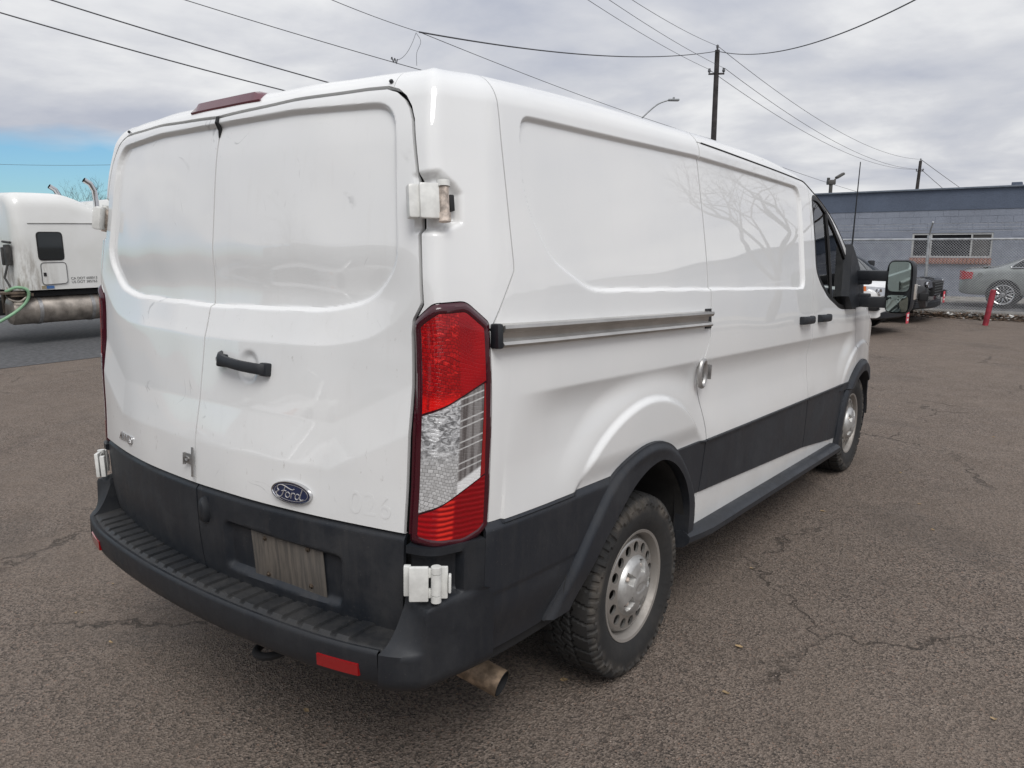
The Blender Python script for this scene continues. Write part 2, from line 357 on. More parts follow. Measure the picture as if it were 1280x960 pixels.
def asphalt():
    m = Mat('worn_brown_asphalt', (.12, .1, .09), .85, spec=.3)
    v = m.co()
    g1 = m.voro(v, 130, out='Color'); gv = m.sepxyz(g1)[0]
    g2 = m.sepxyz(m.voro(v, 290, out='Color'))[1]
    big = m.noise(v, .55, 6, .6); mid = m.noise(v, 3.5, 5, .62)
    c = m.mix(m.rng(gv, .0, 1.0), (.072, .0575, .048), (.266, .213, .176))
    c = m.mix(m.math('MULTIPLY', m.rng(g2, .55, 1.), .55), c, (.27, .213, .170))
    c = m.mix(m.rng(gv, .955, .975), c, (.27, .225, .19))
    c = m.mix(m.math('MULTIPLY', m.rng(m.sepxyz(g1)[1], .965, .985), .8), c, (.30, .20, .15))
    c = m.mix(m.math('MULTIPLY', m.rng(m.sepxyz(g1)[2], .86, .95), .8), c, (.030, .028, .027))
    c = m.mix(m.rng(mid, .3, .72, 0, .5), c, m.mix(.5, c, (.132, .106, .087)))
    c = m.mix(m.rng(big, .36, .66, .0, .38), c, (.220, .176, .143))
    c = m.mix(m.math('MULTIPLY', m.rng(m.noise(v, .9, 3, .5, .4), .56, .68), .22), c, (.055, .050, .047))
    # alligator cracks, only in worn areas
    wv = m.n('ShaderNodeTexNoise'); wv.inputs['Scale'].default_value = 4.2; wv.inputs['Detail'].default_value = 8; wv.inputs['Roughness'].default_value = .62; m.l(v, wv.inputs['Vector'])
    va = m.n('ShaderNodeVectorMath', operation='MULTIPLY_ADD'); m.l(wv.outputs[1], va.inputs[0]); va.inputs[1].default_value = (.5, .5, .0); m.l(v, va.inputs[2])
    ed = m.voro(va.outputs[0], .62, 'DISTANCE_TO_EDGE')
    area = m.rng(m.noise(m.co(loc=(3.1, 1.7, 0)), .42, 3), .47, .56)
    gate = m.rng(m.noise(v, 2.1, 3), .40, .50)
    cr = m.math('MULTIPLY', m.math('MULTIPLY', m.rng(ed, 0.001, .007, 1., 0.), area), gate)
    c = m.mix(m.math('MULTIPLY', m.math('MULTIPLY', cr, m.rng(m.noise(v, 23, 4, .7), .36, .55)), .72), c, (.030, .026, .023))
    halo = m.math('MULTIPLY', m.math('MULTIPLY', m.rng(ed, .01, .05, 1., 0.), area), gate)
    c = m.mix(m.math('MULTIPLY', halo, .16), c, (.21, .17, .14))
    oil = m.math('MULTIPLY', m.rng(m.noise(m.co(loc=(7, 2, 0)), .75, 4, .55), .60, .72), m.rng(m.noise(v, 6, 4, .7), .3, .6))
    c = m.mix(m.math('MULTIPLY', oil, .28), c, (.050, .043, .038))
    m.base(c)
    h = m.math('ADD', m.math('MULTIPLY', m.voro(v, 130), .9), m.math('MULTIPLY', m.voro(v, 290), .4))
    h = m.math('SUBTRACT', h, m.math('MULTIPLY', cr, 2.0))
    m.bump(h, .9, .009); m.rough(m.rng(mid, .3, .7, .72, .92)); return m.m
M_ASPHALT = asphalt()
M_ROAD = simple('grey_road_asphalt', (.085, .085, .088), .85, var=.25, scale=14, bump=.3)
M_CONCRETE = simple('pale_concrete', (.30, .28, .25), .85, var=.25, scale=5, bump=.3)

# ------------------------------------------------------------------ the van: parametric body shell
# ---------------- body shell: half plan outline x vertical profile ----------------
def _plan():
    xs=np.linspace(0,.905,60); P=[(x,.09*x*x) for x in xs]
    b0=np.array([.905,.0737]);b1=np.array([.932,.0785]);b2=np.array([.9405,.108])
    for t in np.linspace(0,1,9)[1:]: P.append(tuple((1-t)**2*b0+2*t*(1-t)*b1+t*t*b2))
    P+=[(.952,.150),(.963,.190),(.974,.230),(.9835,.262),(.9885,.295),(.993,.36),(.997,.45),(1.0,.55)]
    P+=[(1.0+.006*np.sin((y-.55)/3.9*np.pi),y) for y in np.linspace(.6,4.45,80)]
    P+=[(.997,4.6),(.985,4.8),(.96,5.0),(.90,5.2),(.78,5.38),(.6,5.46),(.4,5.5),(.2,5.515),(0,5.52)]
    P=np.array(P); s=np.r_[0,np.cumsum(np.hypot(*np.diff(P,axis=0).T))]
    S=np.arange(0,s[-1],.004); X=np.interp(S,s,P[:,0]);Y=np.interp(S,s,P[:,1])
    k=np.exp(-.5*(np.arange(-6,7)/2.2)**2);k/=k.sum()
    Xp=np.r_[-X[6:0:-1],X,-X[-2:-8:-1]];Yp=np.r_[Y[6:0:-1],Y,Y[-2:-8:-1]]
    return S,np.convolve(Xp,k,'valid'),np.convolve(Yp,k,'valid')
PS,PX,PY=_plan()
_tx=np.gradient(PX,PS);_ty=np.gradient(PY,PS);_l=np.hypot(_tx,_ty)
PNX,PNY=_ty/_l,-_tx/_l
def _wide(a,odd):
    k=np.exp(-.5*(np.arange(-40,41)/15.)**2);k/=k.sum();n=40
    f=(-a[n:0:-1] if odd else a[n:0:-1]);g=(-a[-2:-n-2:-1] if odd else a[-2:-n-2:-1])
    return np.convolve(np.r_[f,a,g],k,'valid')
SNX,SNY=_wide(PNX,True),_wide(PNY,False);_q=np.hypot(SNX,SNY);SNX/=_q;SNY/=_q
def pchip(x,xk,yk):
    xk=np.asarray(xk,float);yk=np.asarray(yk,float);h=np.diff(xk);d=np.diff(yk)/h
    m=np.zeros(len(xk));m[0]=d[0];m[-1]=d[-1]
    for i in range(1,len(xk)-1):
        if d[i-1]*d[i]>0:
            w1=2*h[i]+h[i-1];w2=h[i]+2*h[i-1];m[i]=(w1+w2)/(w1/d[i-1]+w2/d[i])
    x=np.clip(x,xk[0],xk[-1]);i=np.clip(np.searchsorted(xk,x)-1,0,len(h)-1);t=(x-xk[i])/h[i]
    return (2*t**3-3*t**2+1)*yk[i]+(t**3-2*t**2+t)*h[i]*m[i]+(-2*t**3+3*t**2)*yk[i+1]+(t**3-t**2)*h[i]*m[i+1]
def sst(a,b,x):
    t=np.clip((x-a)/(b-a),0,1);return t*t*(3-2*t)
ZT0=2.115
def Wz(z): return pchip(z,[.3,.45,.8,1.2,1.42,1.7,1.95,2.05,2.2],[.955,.972,.990,1.004,.995,.966,.932,.915,.885])
def Yr(z): return pchip(z,[.3,.5,.6,.72,.84,.985,1.3,1.36,1.43,1.55,1.75,1.88,2.04,2.2],[.06,.05,.030,.018,.015,.019,.0515,.0585,.0640,.0710,.0880,.1015,.129,.146])
def ztop(y): return pchip(y,[-.1,.15,.45,.85,1.4,2.1,2.6,3.1,3.4,3.7,4.05,4.5,4.7,5.2,5.6],[2.08,2.085,2.094,2.117,2.14,2.163,2.17,2.155,2.09,1.99,1.80,1.47,1.38,1.22,1.02])
def Rtop(y): return pchip(y,[0,3.0,4.4,5.5],[.095,.095,.07,.08])
def base(U,ZN):
    """reference arc length and nominal height -> point, normal (right half, body frame)"""
    x0=np.interp(U,PS,PX);y0=np.interp(U,PS,PY);nx=np.interp(U,PS,SNX);ny=np.interp(U,PS,SNY)
    zt=ztop(y0);z=np.where(ZN<.95,ZN,.95+(ZN-.95)*(zt-.95)/(ZT0-.95))
    w=Wz(z)
    wr=1-sst(.08,.62,y0)
    ex=.05*(1-sst(.95,1.55,z))*np.minimum(x0/.93,1)**2*(1-sst(.05,.5,y0))
    x=x0*w;y=y0+Yr(z)*wr+ex
    R=Rtop(y0);q=np.clip((R-(zt-z))/R,0,1);ins=R*(1-np.sqrt(1-q*q))
    x=np.maximum(x-ins*nx,0)
    y=y-ins*ny
    return x,y,z
def shell(U,ZN):
    e=.002; U=np.clip(U,0,PS[-1]); x,y,z=base(U,ZN); Un=np.clip(U,e,PS[-1]-e)
    a=np.stack(base(Un+e,ZN),-1)-np.stack(base(Un-e,ZN),-1)
    b=np.stack(base(Un,ZN+e),-1)-np.stack(base(Un,ZN-e),-1)
    n=np.cross(a,b);n/=np.linalg.norm(n,axis=-1,keepdims=True)+1e-12
    return np.stack([x,y,z],-1),n

# ---- van frame: nose-down rake about the rear hub, baked into every part
HUBY, HUBZ, RAKE = 1.2398, 0.34918, 0.04703
_RK = np.array([[1, 0, 0], [0, math.cos(RAKE), math.sin(RAKE)], [0, -math.sin(RAKE), math.cos(RAKE)]])
_HB = np.array([0, HUBY, HUBZ])
def b2w(P): return (np.asarray(P, float)-_HB)@_RK.T+_HB
def sdf(poly):
    """signed distance to a polygon, positive inside, as a function of (u,z)"""
    Q = np.array(poly, float)
    def f(u, z):
        p = np.stack([u, z], -1); d = np.full(p.shape[:-1], 1e9); s = np.zeros(p.shape[:-1], bool); n = len(Q)
        for i in range(n):
            a, b = Q[i], Q[(i+1) % n]; e = b-a; w = p-a
            t = np.clip((w@e)/(e@e+1e-15), 0, 1); q = w-t[..., None]*e; d = np.minimum(d, (q*q).sum(-1))
            c = ((a[1] <= p[..., 1]) & (b[1] > p[..., 1])) | ((b[1] <= p[..., 1]) & (a[1] > p[..., 1]))
            with np.errstate(divide='ignore', invalid='ignore'):
                xx = a[0]+(p[..., 1]-a[1])/(b[1]-a[1])*e[0]
            s ^= c & (p[..., 0] < xx)
        return np.where(s, 1, -1)*np.sqrt(d)
    return f
def fillet(poly, rads, n=6):
    out = []; k = len(poly)
    if isinstance(rads, (int, float)): rads = [rads]*k
    for i in range(k):
        p = np.array(poly[i], float); a = np.array(poly[i-1], float)-p; b = np.array(poly[(i+1) % k], float)-p; r = rads[i]
        la, lb = np.linalg.norm(a), np.linalg.norm(b)
        if r <= 0: out.append(tuple(p)); continue
        r1 = min(r, la*.49, lb*.49); A, B = p+a/la*r1, p+b/lb*r1
        for t in np.linspace(0, 1, n): out.append(tuple((1-t)**2*A+2*t*(1-t)*p+t*t*B))
    return out
def smooth_line(pts, n=4):
    """Catmull-Rom through the points"""
    P = np.array(pts, float); out = []
    for i in range(len(P)-1):
        p0, p1, p2, p3 = P[max(i-1, 0)], P[i], P[i+1], P[min(i+2, len(P)-1)]
        for t in np.arange(n)/n:
            out.append(tuple(.5*((2*p1)+(-p0+p2)*t+(2*p0-5*p1+4*p2-p3)*t*t+(-p0+3*p1-3*p2+p3)*t**3)))
    return out+[tuple(P[-1])]
SY = 0.86                                          # along the side, y = u - SY
# outlines on the unrolled shell (u, z)
DOOR_EDGE = [(-.2, 2.010), (0, 2.010), (.40, 2.024), (.70, 2.026), (.775, 2.024), (.815, 2.012), (.843, 1.992), (.862, 1.965), (.874, 1.93), (.888, 1.80), (.892, 1.70), (.896, 1.46), (.868, 1.418), (.862, 1.38), (.862, .83), (.860, .70), (.853, .60), (.842, .536), (-.2, .545)]
LAMP = fillet([(.870, .822), (.868, 1.415), (.928, 1.462), (1.025, 1.468), (1.107, 1.412), (1.132, .85), (1.100, .822), (1.03, .800), (.945, .808)], [.012, .014, .012, .018, .012, .014, .014, .02, .02], 4)
REC_REAR = fillet([(-.3, 1.990), (.0, 1.992), (.40, 1.996), (.815, 1.985), (.822, 1.56), (.72, 1.455), (.55, 1.424), (.0, 1.414), (-.3, 1.414)], [0, 0, 0, .085, .06, .07, .06, 0, 0], 8)
REC_SIDE = fillet([(1.312, 1.985), (2.0, 2.013), (2.525, 2.036), (3.2, 2.045), (3.94, 2.052), (3.94, 1.492), (1.66, 1.491), (1.45, 1.580), (1.30, 1.76)], [.06, 0, 0, 0, .10, .07, .06, .05, .10], 8)
SEAM_CORNER = [(1.165, 2.3), (1.170, 2.075), (1.190, 1.955), (1.232, 1.575), (1.232, 1.55), (1.120, 1.402), (1.10, 1.38)]
SEAM_SLIDE = [(2.585, 2.3), (2.580, 2.09), (2.575, 2.04), (2.580, 1.90), (2.606, 1.60), (2.608, 1.42), (2.600, 1.36)]+smooth_line([(2.600, 1.30), (2.575, 1.25), (2.542, 1.205), (2.536, 1.15), (2.552, 1.07), (2.600, .95), (2.622, .88), (2.625, .83), (2.612, .70), (2.590, .55), (2.585, .30)], 3)
SEAM_FRONT = [(4.105, 2.3), (4.105, 2.0), (4.10, 1.63), (4.10, 1.32), (4.118, 1.05), (4.135, .84), (4.155, .615), (4.16, .3)]
SEAM_FEND = [(5.30, 2.3), (5.22, 1.42), (5.14, 1.35), (5.135, 1.30), (5.20, 1.15), (5.245, 1.06), (5.20, .9), (5.10, .8), (5.0, .3)]
FLARE_OUT = [(y+SY, z) for y, z in smooth_line([(.570, .30), (.61, .40), (.668, .50), (.755, .63), (.850, .745), (.945, .84), (1.055, .902), (1.19, .934), (1.328, .921), (1.46, .868), (1.565, .782), (1.645, .69), (1.69, .60), (1.705, .48), (1.70, .30)], 4)]
FLARE_IN = [(y+SY, z) for y, z in smooth_line([(.70, .30), (.735, .41), (.805, .52), (.895, .625), (1.005, .722), (1.09, .790), (1.174, .832), (1.26, .853), (1.336, .850), (1.44, .808), (1.532, .732), (1.592, .64), (1.617, .55), (1.625, .43), (1.62, .30)], 4)]
def arc(cy, cz, r, n=28): return [(cy+SY-r*1.04, .25)]+[(cy+SY-r*math.cos(a), cz+r*math.sin(a)) for a in np.linspace(0, math.pi, n)]+[(cy+SY+r*1.04, .25)]
FARCH_OUT = arc(4.565, .50, .485); FARCH_IN = arc(4.555, .50, .405)
WINDOW = fillet([(4.150, 2.035), (4.158, 1.60), (4.24, 1.525), (4.41, 1.440), (4.71, 1.360), (5.165, 1.352), (4.93, 1.665), (4.80, 1.765), (4.60, 1.895), (4.45, 1.975), (4.30, 2.035)], [.06, .05, .05, .05, .08, .03, 0, 0, .05, .05, .06], 5)
CLADZ = .853
CLAD_LOW = [(2.30, .64), (2.59, .622), (4.14, .548), (4.80, .487), (5.4, .45)]
POCKET = [(.875, 1.790), (.950, 1.802), (1.00, 1.770), (1.022, 1.748), (1.022, 1.670), (.985, 1.655), (.955, 1.640), (.875, 1.640)]
PLATE_POCKET = fillet([(.145, .755), (.655, .742), (.64, .570), (.13, .585)], .03)
_f = {k: sdf(v) for k, v in dict(rr=REC_REAR, rs=REC_SIDE, fo=FLARE_OUT, pk=POCKET, pp=PLATE_POCKET, fa=FARCH_OUT).items()}
def disp(u, z, side=1):
    """feature relief along the shell normal"""
    D = np.zeros_like(u)
    rear = u < .93
    s = _f['rr'](u, z); D += np.where(rear, -.016*sst(.0, .0135, s), 0)
    ledge = np.clip(1+s/.095, 0, 1)*(s < 0)+(s >= 0); wl_ = 1-sst(1.46, 1.62, z)
    D += np.where(rear, -.015*ledge*wl_, 0)
    zc = np.where(u < .60, .985, .985+(u-.60)*.52)
    t = np.clip((zc+.13-z)/.13, 0, 1); t = t*(1-.18*(1-t)); D += np.where((z > .845) & (u < .87), .012*t, 0)
    if side > 0:
        e = np.hypot((u-.236)/.050, (z-1.247)/.052); D += np.where(rear, -.012*(1-sst(.55, 1.0, e)), 0)
    D += np.where(z < .82, -.022*sst(0, .022, _f['pp'](u, z)), 0) if side > 0 else 0
    D += -.024*sst(-.004, .020, _f['pk'](u, z))*(u < 1.2)
    D += np.where(rear & (z > .845), .0011*np.sin(u*9+z*5)*np.sin(z*11-u*4)+.0008*np.sin(u*21+2)*np.sin(z*17+1), 0)
    sd = (u > 1.2)
    s = _f['rs'](u, z); D += np.where(sd, -.014*sst(.0, .0135, s), 0)
    # shoulder scallop below the track, dying out at the rear and over the wheel arches
    fo = np.maximum(_f['fo'](u, z), -1); fa = _f['fa'](u, z)
    fade = sst(1.20, 1.55, u)*(1-sst(4.95, 5.4, u))*sst(.16, .30, -fo)*sst(.12, .3, -fa)
    tq = np.clip((1.205-z)/.10, 0, 1); sc = tq*(2-tq)*(1-sst(.10, .36, 1.205-z)) 
    D += np.where(sd, -.024*sc*fade, 0)
    arch = (1-sst(.150, .174, -fo)); D += np.where(sd, .016*arch*sst(.85, .95, z)*(z > .8), 0)
    arch2 = (1-sst(.115, .145, -fa)); D += np.where(sd, .012*arch2*(z > .8), 0)
    low = sst(.08, .0, z-CLADZ) if False else np.clip(1-(z-CLADZ)/.16, 0, 1)
    D += np.where(sd & (z > CLADZ-.01), .010*low**1.5*(1-arch)*(1-arch2), 0)
    D += np.where(sd, .0006*np.sin(u*6+z*3)*np.sin(z*9+u*2), 0)
    return D
def zn_of(u, z):
    y0 = np.interp(u, PS, PY); zt = ztop(y0); return np.where(z < .95, z, .95+(z-.95)*(ZT0-.95)/(zt-.95))
def surf(u, z, side=1, off=0.):
    """point and frame (along u, along z, normal) on the finished shell"""
    u = np.atleast_1d(np.asarray(u, float)); z = np.atleast_1d(np.asarray(z, float))
    P, N = shell(u, zn_of(u, z)); D = disp(u, P[..., 2], side)+off
    P = P+N*D[..., None]
    if side < 0: P = P*np.array([-1, 1, 1]); N = N*np.array([-1, 1, 1])
    return P, N
def frame(u, z, side=1, off=0., ex=.012):
    P, N = surf(u, z, side, off); A, _ = surf(u+ex, z, side, off); B, _ = surf(u-ex, z, side, off)
    t = (A-B)[0]; t /= np.linalg.norm(t); n = N[0]; n = n-t*(n@t); n /= np.linalg.norm(n); k = np.cross(n, t) if side > 0 else np.cross(t, n)
    if k[2] < 0: k = -k
    return P[0], t, k, n

# ---- the sampled shell grid
_us = np.unique(np.round(np.concatenate([np.arange(0, .76, .0075), np.arange(.76, .86, .0045), np.arange(.86, 1.29, .007), np.arange(1.29, 1.50, .0055), np.arange(1.50, 2.72, .0095), np.arange(2.72, 3.90, .015), np.arange(3.90, 3.97, .005), np.arange(3.97, 4.2, .012), np.arange(4.2, 5.5, .02), np.arange(5.5, PS[-1], .035), [PS[-1]]]), 5))
_zs = np.concatenate([np.arange(.385, .84, .0068), np.arange(.84, 1.34, .0060), np.arange(1.34, 1.95, .0046), np.arange(1.95, 2.032, .0028), ZT0-.083+.083*np.sin(np.linspace(.03, 1, 18)*math.pi/2)])
def make_grid(side):
    U, Z = np.meshgrid(_us, _zs, indexing='ij'); P, N = shell(U, Z)
    D = disp(U, P[..., 2], side); Q = P+N*D[..., None]
    A = np.concatenate([Q, N, U[..., None], P[..., 2:3]], -1).reshape(-1, 8)
    nu, nz = U.shape; i = np.arange(nu*nz).reshape(nu, nz)
    quads = np.stack([i[:-1, :-1], i[1:, :-1], i[1:, 1:], i[:-1, 1:]], -1).reshape(-1, 4)
    return A, quads
def clip_mesh(A, quads, fns):
    """keep where every fn(A) > 0, cutting faces exactly on the zero line"""
    full = np.ones(len(quads), bool)
    for fn in fns:
        vs = np.zeros(len(A), bool); vs[quads] = True; f = np.zeros(len(A)); f[vs] = fn(A[vs]); q = f[quads] > 0
        keep = q.any(1); quads = quads[keep]; full = full[keep] & q[keep].all(1)
        if not len(quads): break
    polys = [list(q) for q in quads[~full]]
    A = A.copy()
    for fn in fns:
        if not polys: break
        us_ = np.unique(np.concatenate([np.asarray(p) for p in polys])); f = np.zeros(len(A)); f[us_] = fn(A[us_]); cache = {}; new = []; base_n = len(A); out = []
        for p in polys:
            r = []; k = len(p)
            for i in range(k):
                a, b = p[i], p[(i+1) % k]; fa, fb = f[a], f[b]
                if fa > 0: r.append(a)
                if (fa > 0) != (fb > 0):
                    key = (a, b) if a < b else (b, a)
                    if key not in cache:
                        t = fa/(fa-fb); cache[key] = base_n+len(new); new.append(A[a]+(A[b]-A[a])*t)
                    r.append(cache[key])
            if len(r) >= 3: out.append(r)
        polys = out
        if new: A = np.concatenate([A, np.array(new)], 0)
    return A, [list(q) for q in quads[full]]+polys
def compact(A, F):
    used = np.unique(np.concatenate([np.asarray(f) for f in F])).astype(int); mp = np.full(len(A), -1); mp[used] = np.arange(len(used))
    return A[used], [[int(mp[i]) for i in f] for f in F]
def flange(A, F, depth):
    """fold a rim of the given depth inwards along the normals at every open edge"""
    cnt = {}
    for f in F:
        for i in range(len(f)):
            a, b = f[i], f[(i+1) % len(f)]; k = (a, b) if a < b else (b, a)
            cnt[k] = None if k in cnt else (a, b)
    ed = [e for e in cnt.values() if e]; vs = sorted({i for e in ed for i in e}); n = len(A); ix = {v: i for i, v in enumerate(vs)}; m = len(vs)
    T = A[vs].copy(); B = A[vs].copy(); B[:, :3] -= B[:, 3:6]*depth
    G = [(n+ix[b], n+ix[a], n+m+ix[a], n+m+ix[b]) for a, b in ed]
    return np.concatenate([A, T, B], 0), F+[list(g) for g in G]
GRID = {s: make_grid(s) for s in (1, -1)}
def part(name, side, fns, mat, parent, off=0., depth=.014, offfn=None, rim=True):
    A, q = GRID[side]
    A, F = clip_mesh(A, q, fns); A, F = compact(A, F)
    o = off if offfn is None else off+offfn(A[:, 6], A[:, 7])
    A[:, :3] += A[:, 3:6]*(np.asarray(o)[:, None] if np.ndim(o) else o)
    if rim: A, F = flange(A, F, depth)
    V = A[:, :3].copy()
    if side < 0: V[:, 0] *= -1; F = [f[::-1] for f in F]
    return mesh_obj(name, V, F, mat, parent, True, 38, uv=A[:, 6:8], xf=b2w)
def inside(poly, m=0.):
    g = sdf(poly); return lambda A: g(A[:, 6], A[:, 7])-m
def outside(poly, m=0.):
    g = sdf(poly); return lambda A: -g(A[:, 6], A[:, 7])-m
def above(z, m=0.): return lambda A: A[:, 7]-z-m
def below(z, m=0.): return lambda A: z-A[:, 7]-m
def right_of(line, m=0.): return inside(line+[(9, line[-1][1]), (9, line[0][1])][0:2], m)
def left_of(line, m=0.): return inside(line+[(-3, line[-1][1]), (-3, line[0][1])], m)
def over(line, m=0.): return inside(line+[(line[-1][0], 5), (line[0][0], 5)], m)
def under(line, m=0.): return inside(line+[(line[-1][0], -3), (line[0][0], -3)], m)

VAN = empty('cargo_van', (0, 0, 0), 0, 'long white cargo van filling the middle of the lot, seen from its rear corner', 'van')
VP = VAN
G = .0043
SEAMC = lambda A: A[:, 6]-.0034
def build_side(s):
    P_ = lambda *a, **k: part(*a, **k)
    # rear door: white skin and dark lower cladding
    door = P_('rear_door', s, [SEAMC, inside(DOOR_EDGE, .006), above(.842)], M_DOOR, VP)
    P_('door_cladding', s, [SEAMC, inside(DOOR_EDGE, .006), below(.838)], M_DOORCLAD, door, offfn=lambda u, z: .010*sst(.838, .815, z)*0+.010*np.clip((.838-z)/.012, 0, 1))
    # roof header over the doors, corner pillar, body side
    P_('roof_header', s, [outside(DOOR_EDGE, .0048), lambda A: .795-A[:, 6], above(1.9)], M_PAINT, VP)
    P_('corner_panel', s, [outside(DOOR_EDGE, .0048), left_of(SEAM_CORNER, G*.7), lambda A: A[:, 6]-.797, outside(LAMP, .003), above(1.36)], M_PAINT, VP)
    P_('side_panel', s, [right_of(SEAM_CORNER+[(1.05, 1.30), (1.05, .3)], G*.7), outside(LAMP, .003), left_of(SEAM_SLIDE, G), above(CLADZ, .0015), outside(FLARE_OUT, .001)], M_PAINT, VP)
    sl = P_('sliding_door', s, [right_of(SEAM_SLIDE, G), left_of(SEAM_FRONT, G), above(CLADZ, .0015), below(2.092)], M_PAINT, VP)
    P_('door_cladding', s, [right_of(SEAM_SLIDE, G), left_of(SEAM_FRONT, G), below(CLADZ), over(CLAD_LOW, .001)], M_CLAD, sl, offfn=lambda u, z: .008+.0*u)
    fd = P_('front_door', s, [right_of(SEAM_FRONT, G), left_of(SEAM_FEND, G), above(CLADZ, .0015), outside(WINDOW, .0), outside(FARCH_OUT, .002)], M_PAINT, VP)
    P_('door_cladding', s, [right_of(SEAM_FRONT, G), left_of(SEAM_FEND, -.25), below(CLADZ), over(CLAD_LOW, .001), outside(FARCH_OUT, .002)], M_CLAD, fd, offfn=lambda u, z: .008+.0*u)
    WIN_IN = None
    P_('window_seal', s, [inside(WINDOW, .0005), lambda A, g=sdf(WINDOW): .030-g(A[:, 6], A[:, 7])], M_RUBBERSEAL, fd, off=-.002, depth=.01)
    P_('window_glass', s, [inside(WINDOW, .028)], M_WINDOW, fd, off=-.010, rim=False)
    P_('roof_rail', s, [right_of(SEAM_SLIDE, G), left_of([(5.2, 2.3), (5.2, .3)]), above(2.097), lambda A, g=zn_of: A[:, 6]*0+1], M_PAINT, VP)
    P_('front_fender', s, [right_of(SEAM_FEND, G), above(.40), outside(FARCH_OUT, .002)], M_PAINT, VP)
    P_('side_cladding', s, [lambda A: A[:, 6]-1.116, lambda A: 2.2-A[:, 6], below(CLADZ), outside(FLARE_OUT, .001), above(.43)], M_CLAD, VP, offfn=lambda u, z: .014*np.clip((CLADZ-z)/.02, 0, 1)-.030*sst(.60, .42, z)-.004*sst(.640, .632, z))
    P_('side_cladding', s, [lambda A: A[:, 6]-2.2, left_of(SEAM_SLIDE, G), below(CLADZ), outside(FLARE_OUT, .001), over(CLAD_LOW, .001)], M_CLAD, VP, off=.008)
    def flare_off(u, z, g=sdf(FLARE_OUT)): return .012+.020*sst(.0, .030, g(u, z))-.022*sst(.60, .42, z)*(u < 2)
    P_('wheel_arch_flare', s, [inside(FLARE_OUT, .0), outside(FLARE_IN, .0), above(.435)], M_CLAD, VP, offfn=flare_off, depth=.07)
    def flare_off2(u, z, g=sdf(FARCH_OUT)): return .014+.020*sst(.0, .03, g(u, z))
    P_('wheel_arch_flare', s, [inside(FARCH_OUT, .0), outside(FARCH_IN, .0), above(.42)], M_CLAD, VP, offfn=flare_off2, depth=.07)
    P_('rocker_panel', s, [lambda A: A[:, 6]-2.45, right_of([(u_, z_) for u_, z_ in SEAM_SLIDE[-8:]], G), lambda A: 5.0-A[:, 6], under(CLAD_LOW, .001), above(.425), outside(FARCH_OUT, .002)], M_PAINT, VP, off=.002)
    P_('rocker_panel', s, [lambda A: A[:, 6]-2.45, left_of([(u_, z_) for u_, z_ in SEAM_SLIDE[-8:]], G), under(CLAD_LOW, .001), above(.425), outside(FLARE_OUT, .001)], M_PAINT, VP, off=.002)
    # tail lamp: dark rim with three lenses standing proud inside it
    lp = P_('tail_lamp', s, [inside(LAMP, .0)], M_HOUSING, VP, off=.012, depth=.03, offfn=lambda u, z, g=sdf(LAMP): -.010*sst(.012, .0, g(u, z))-.006*sst(.022, .03, g(u, z)))
    ul = [(.80, 1.126), (.878, 1.166), (1.078, 1.252), (1.25, 1.326)]; ll = [(.80, .862), (.892, .903), (1.078, .990), (1.25, 1.070)]
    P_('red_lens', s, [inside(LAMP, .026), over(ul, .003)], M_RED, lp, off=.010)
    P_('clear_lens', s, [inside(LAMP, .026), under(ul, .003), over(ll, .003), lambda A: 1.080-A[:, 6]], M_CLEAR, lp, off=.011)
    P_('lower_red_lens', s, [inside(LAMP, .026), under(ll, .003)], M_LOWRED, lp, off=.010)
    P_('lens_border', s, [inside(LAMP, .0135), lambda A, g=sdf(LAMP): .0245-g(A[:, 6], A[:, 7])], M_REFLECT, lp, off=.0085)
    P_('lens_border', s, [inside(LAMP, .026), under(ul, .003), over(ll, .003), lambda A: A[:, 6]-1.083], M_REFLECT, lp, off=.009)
    # dark structure behind the panel gaps
    A, q = GRID[s]
    nu, nz = len(_us), len(_zs); i = np.arange(nu*nz).reshape(nu, nz)[::3, ::3]; qq = np.stack([i[:-1, :-1], i[1:, :-1], i[1:, 1:], i[:-1, 1:]], -1).reshape(-1, 4)
    A2, F2 = clip_mesh(A, qq, [outside(WINDOW, -.004), outside(FLARE_IN, -.01), outside(FARCH_IN, -.01), below(2.06), lambda A: 6.6-A[:, 6], lambda A: np.maximum(A[:, 7]-.56, A[:, 6]-1.2)]); A2, F2 = compact(A2, F2)
    V = A2[:, :3]-A2[:, 3:6]*.034
    if s < 0: V = V*np.array([-1, 1, 1]); F2 = [f[::-1] for f in F2]
    mesh_obj('inner_structure', V, F2, M_DARK, VP, True, 40, xf=b2w)
    return door, sl, fd, lp
parts = {s: build_side(s) for s in (1, -1)}
DOOR_R, SLIDE_R, FRONT_R, LAMP_R = parts[1]; DOOR_L = parts[-1][0]

# roof, windscreen and bonnet: spokes from the shell rim to the spine
def crown(name, u0, u1, mat, c):
    us = _us[(_us >= u0-1e-6) & (_us <= u1+1e-6)]; P, N = shell(us, np.full(len(us), ZT0))
    V = []; K = 7
    for p in P:
        sy = max(p[1], .75) if p[1] < 3.5 else min(p[1], 5.35)
        for j in range(K):
            t = j/(K-1); V.append((p[0]*(1-t), p[1]+(sy-p[1])*t, p[2]+c*(1-(1-t)**2)))
    Fc = [(i*K+j, (i+1)*K+j, (i+1)*K+j+1, i*K+j+1) for i in range(len(us)-1) for j in range(K-1)]
    n = len(V); V2 = [(-x, y, z) for x, y, z in V]; F2 = [tuple(q+n for q in f[::-1]) for f in Fc]
    return mesh_obj(name, V+V2, Fc+F2, mat, VP, True, 60, xf=b2w)
crown('roof', 0, 4.12, M_PAINT, .012); crown('windscreen', 4.15, 5.33, M_GLASS, .03); crown('bonnet', 5.36, PS[-1], M_PAINT, .03)

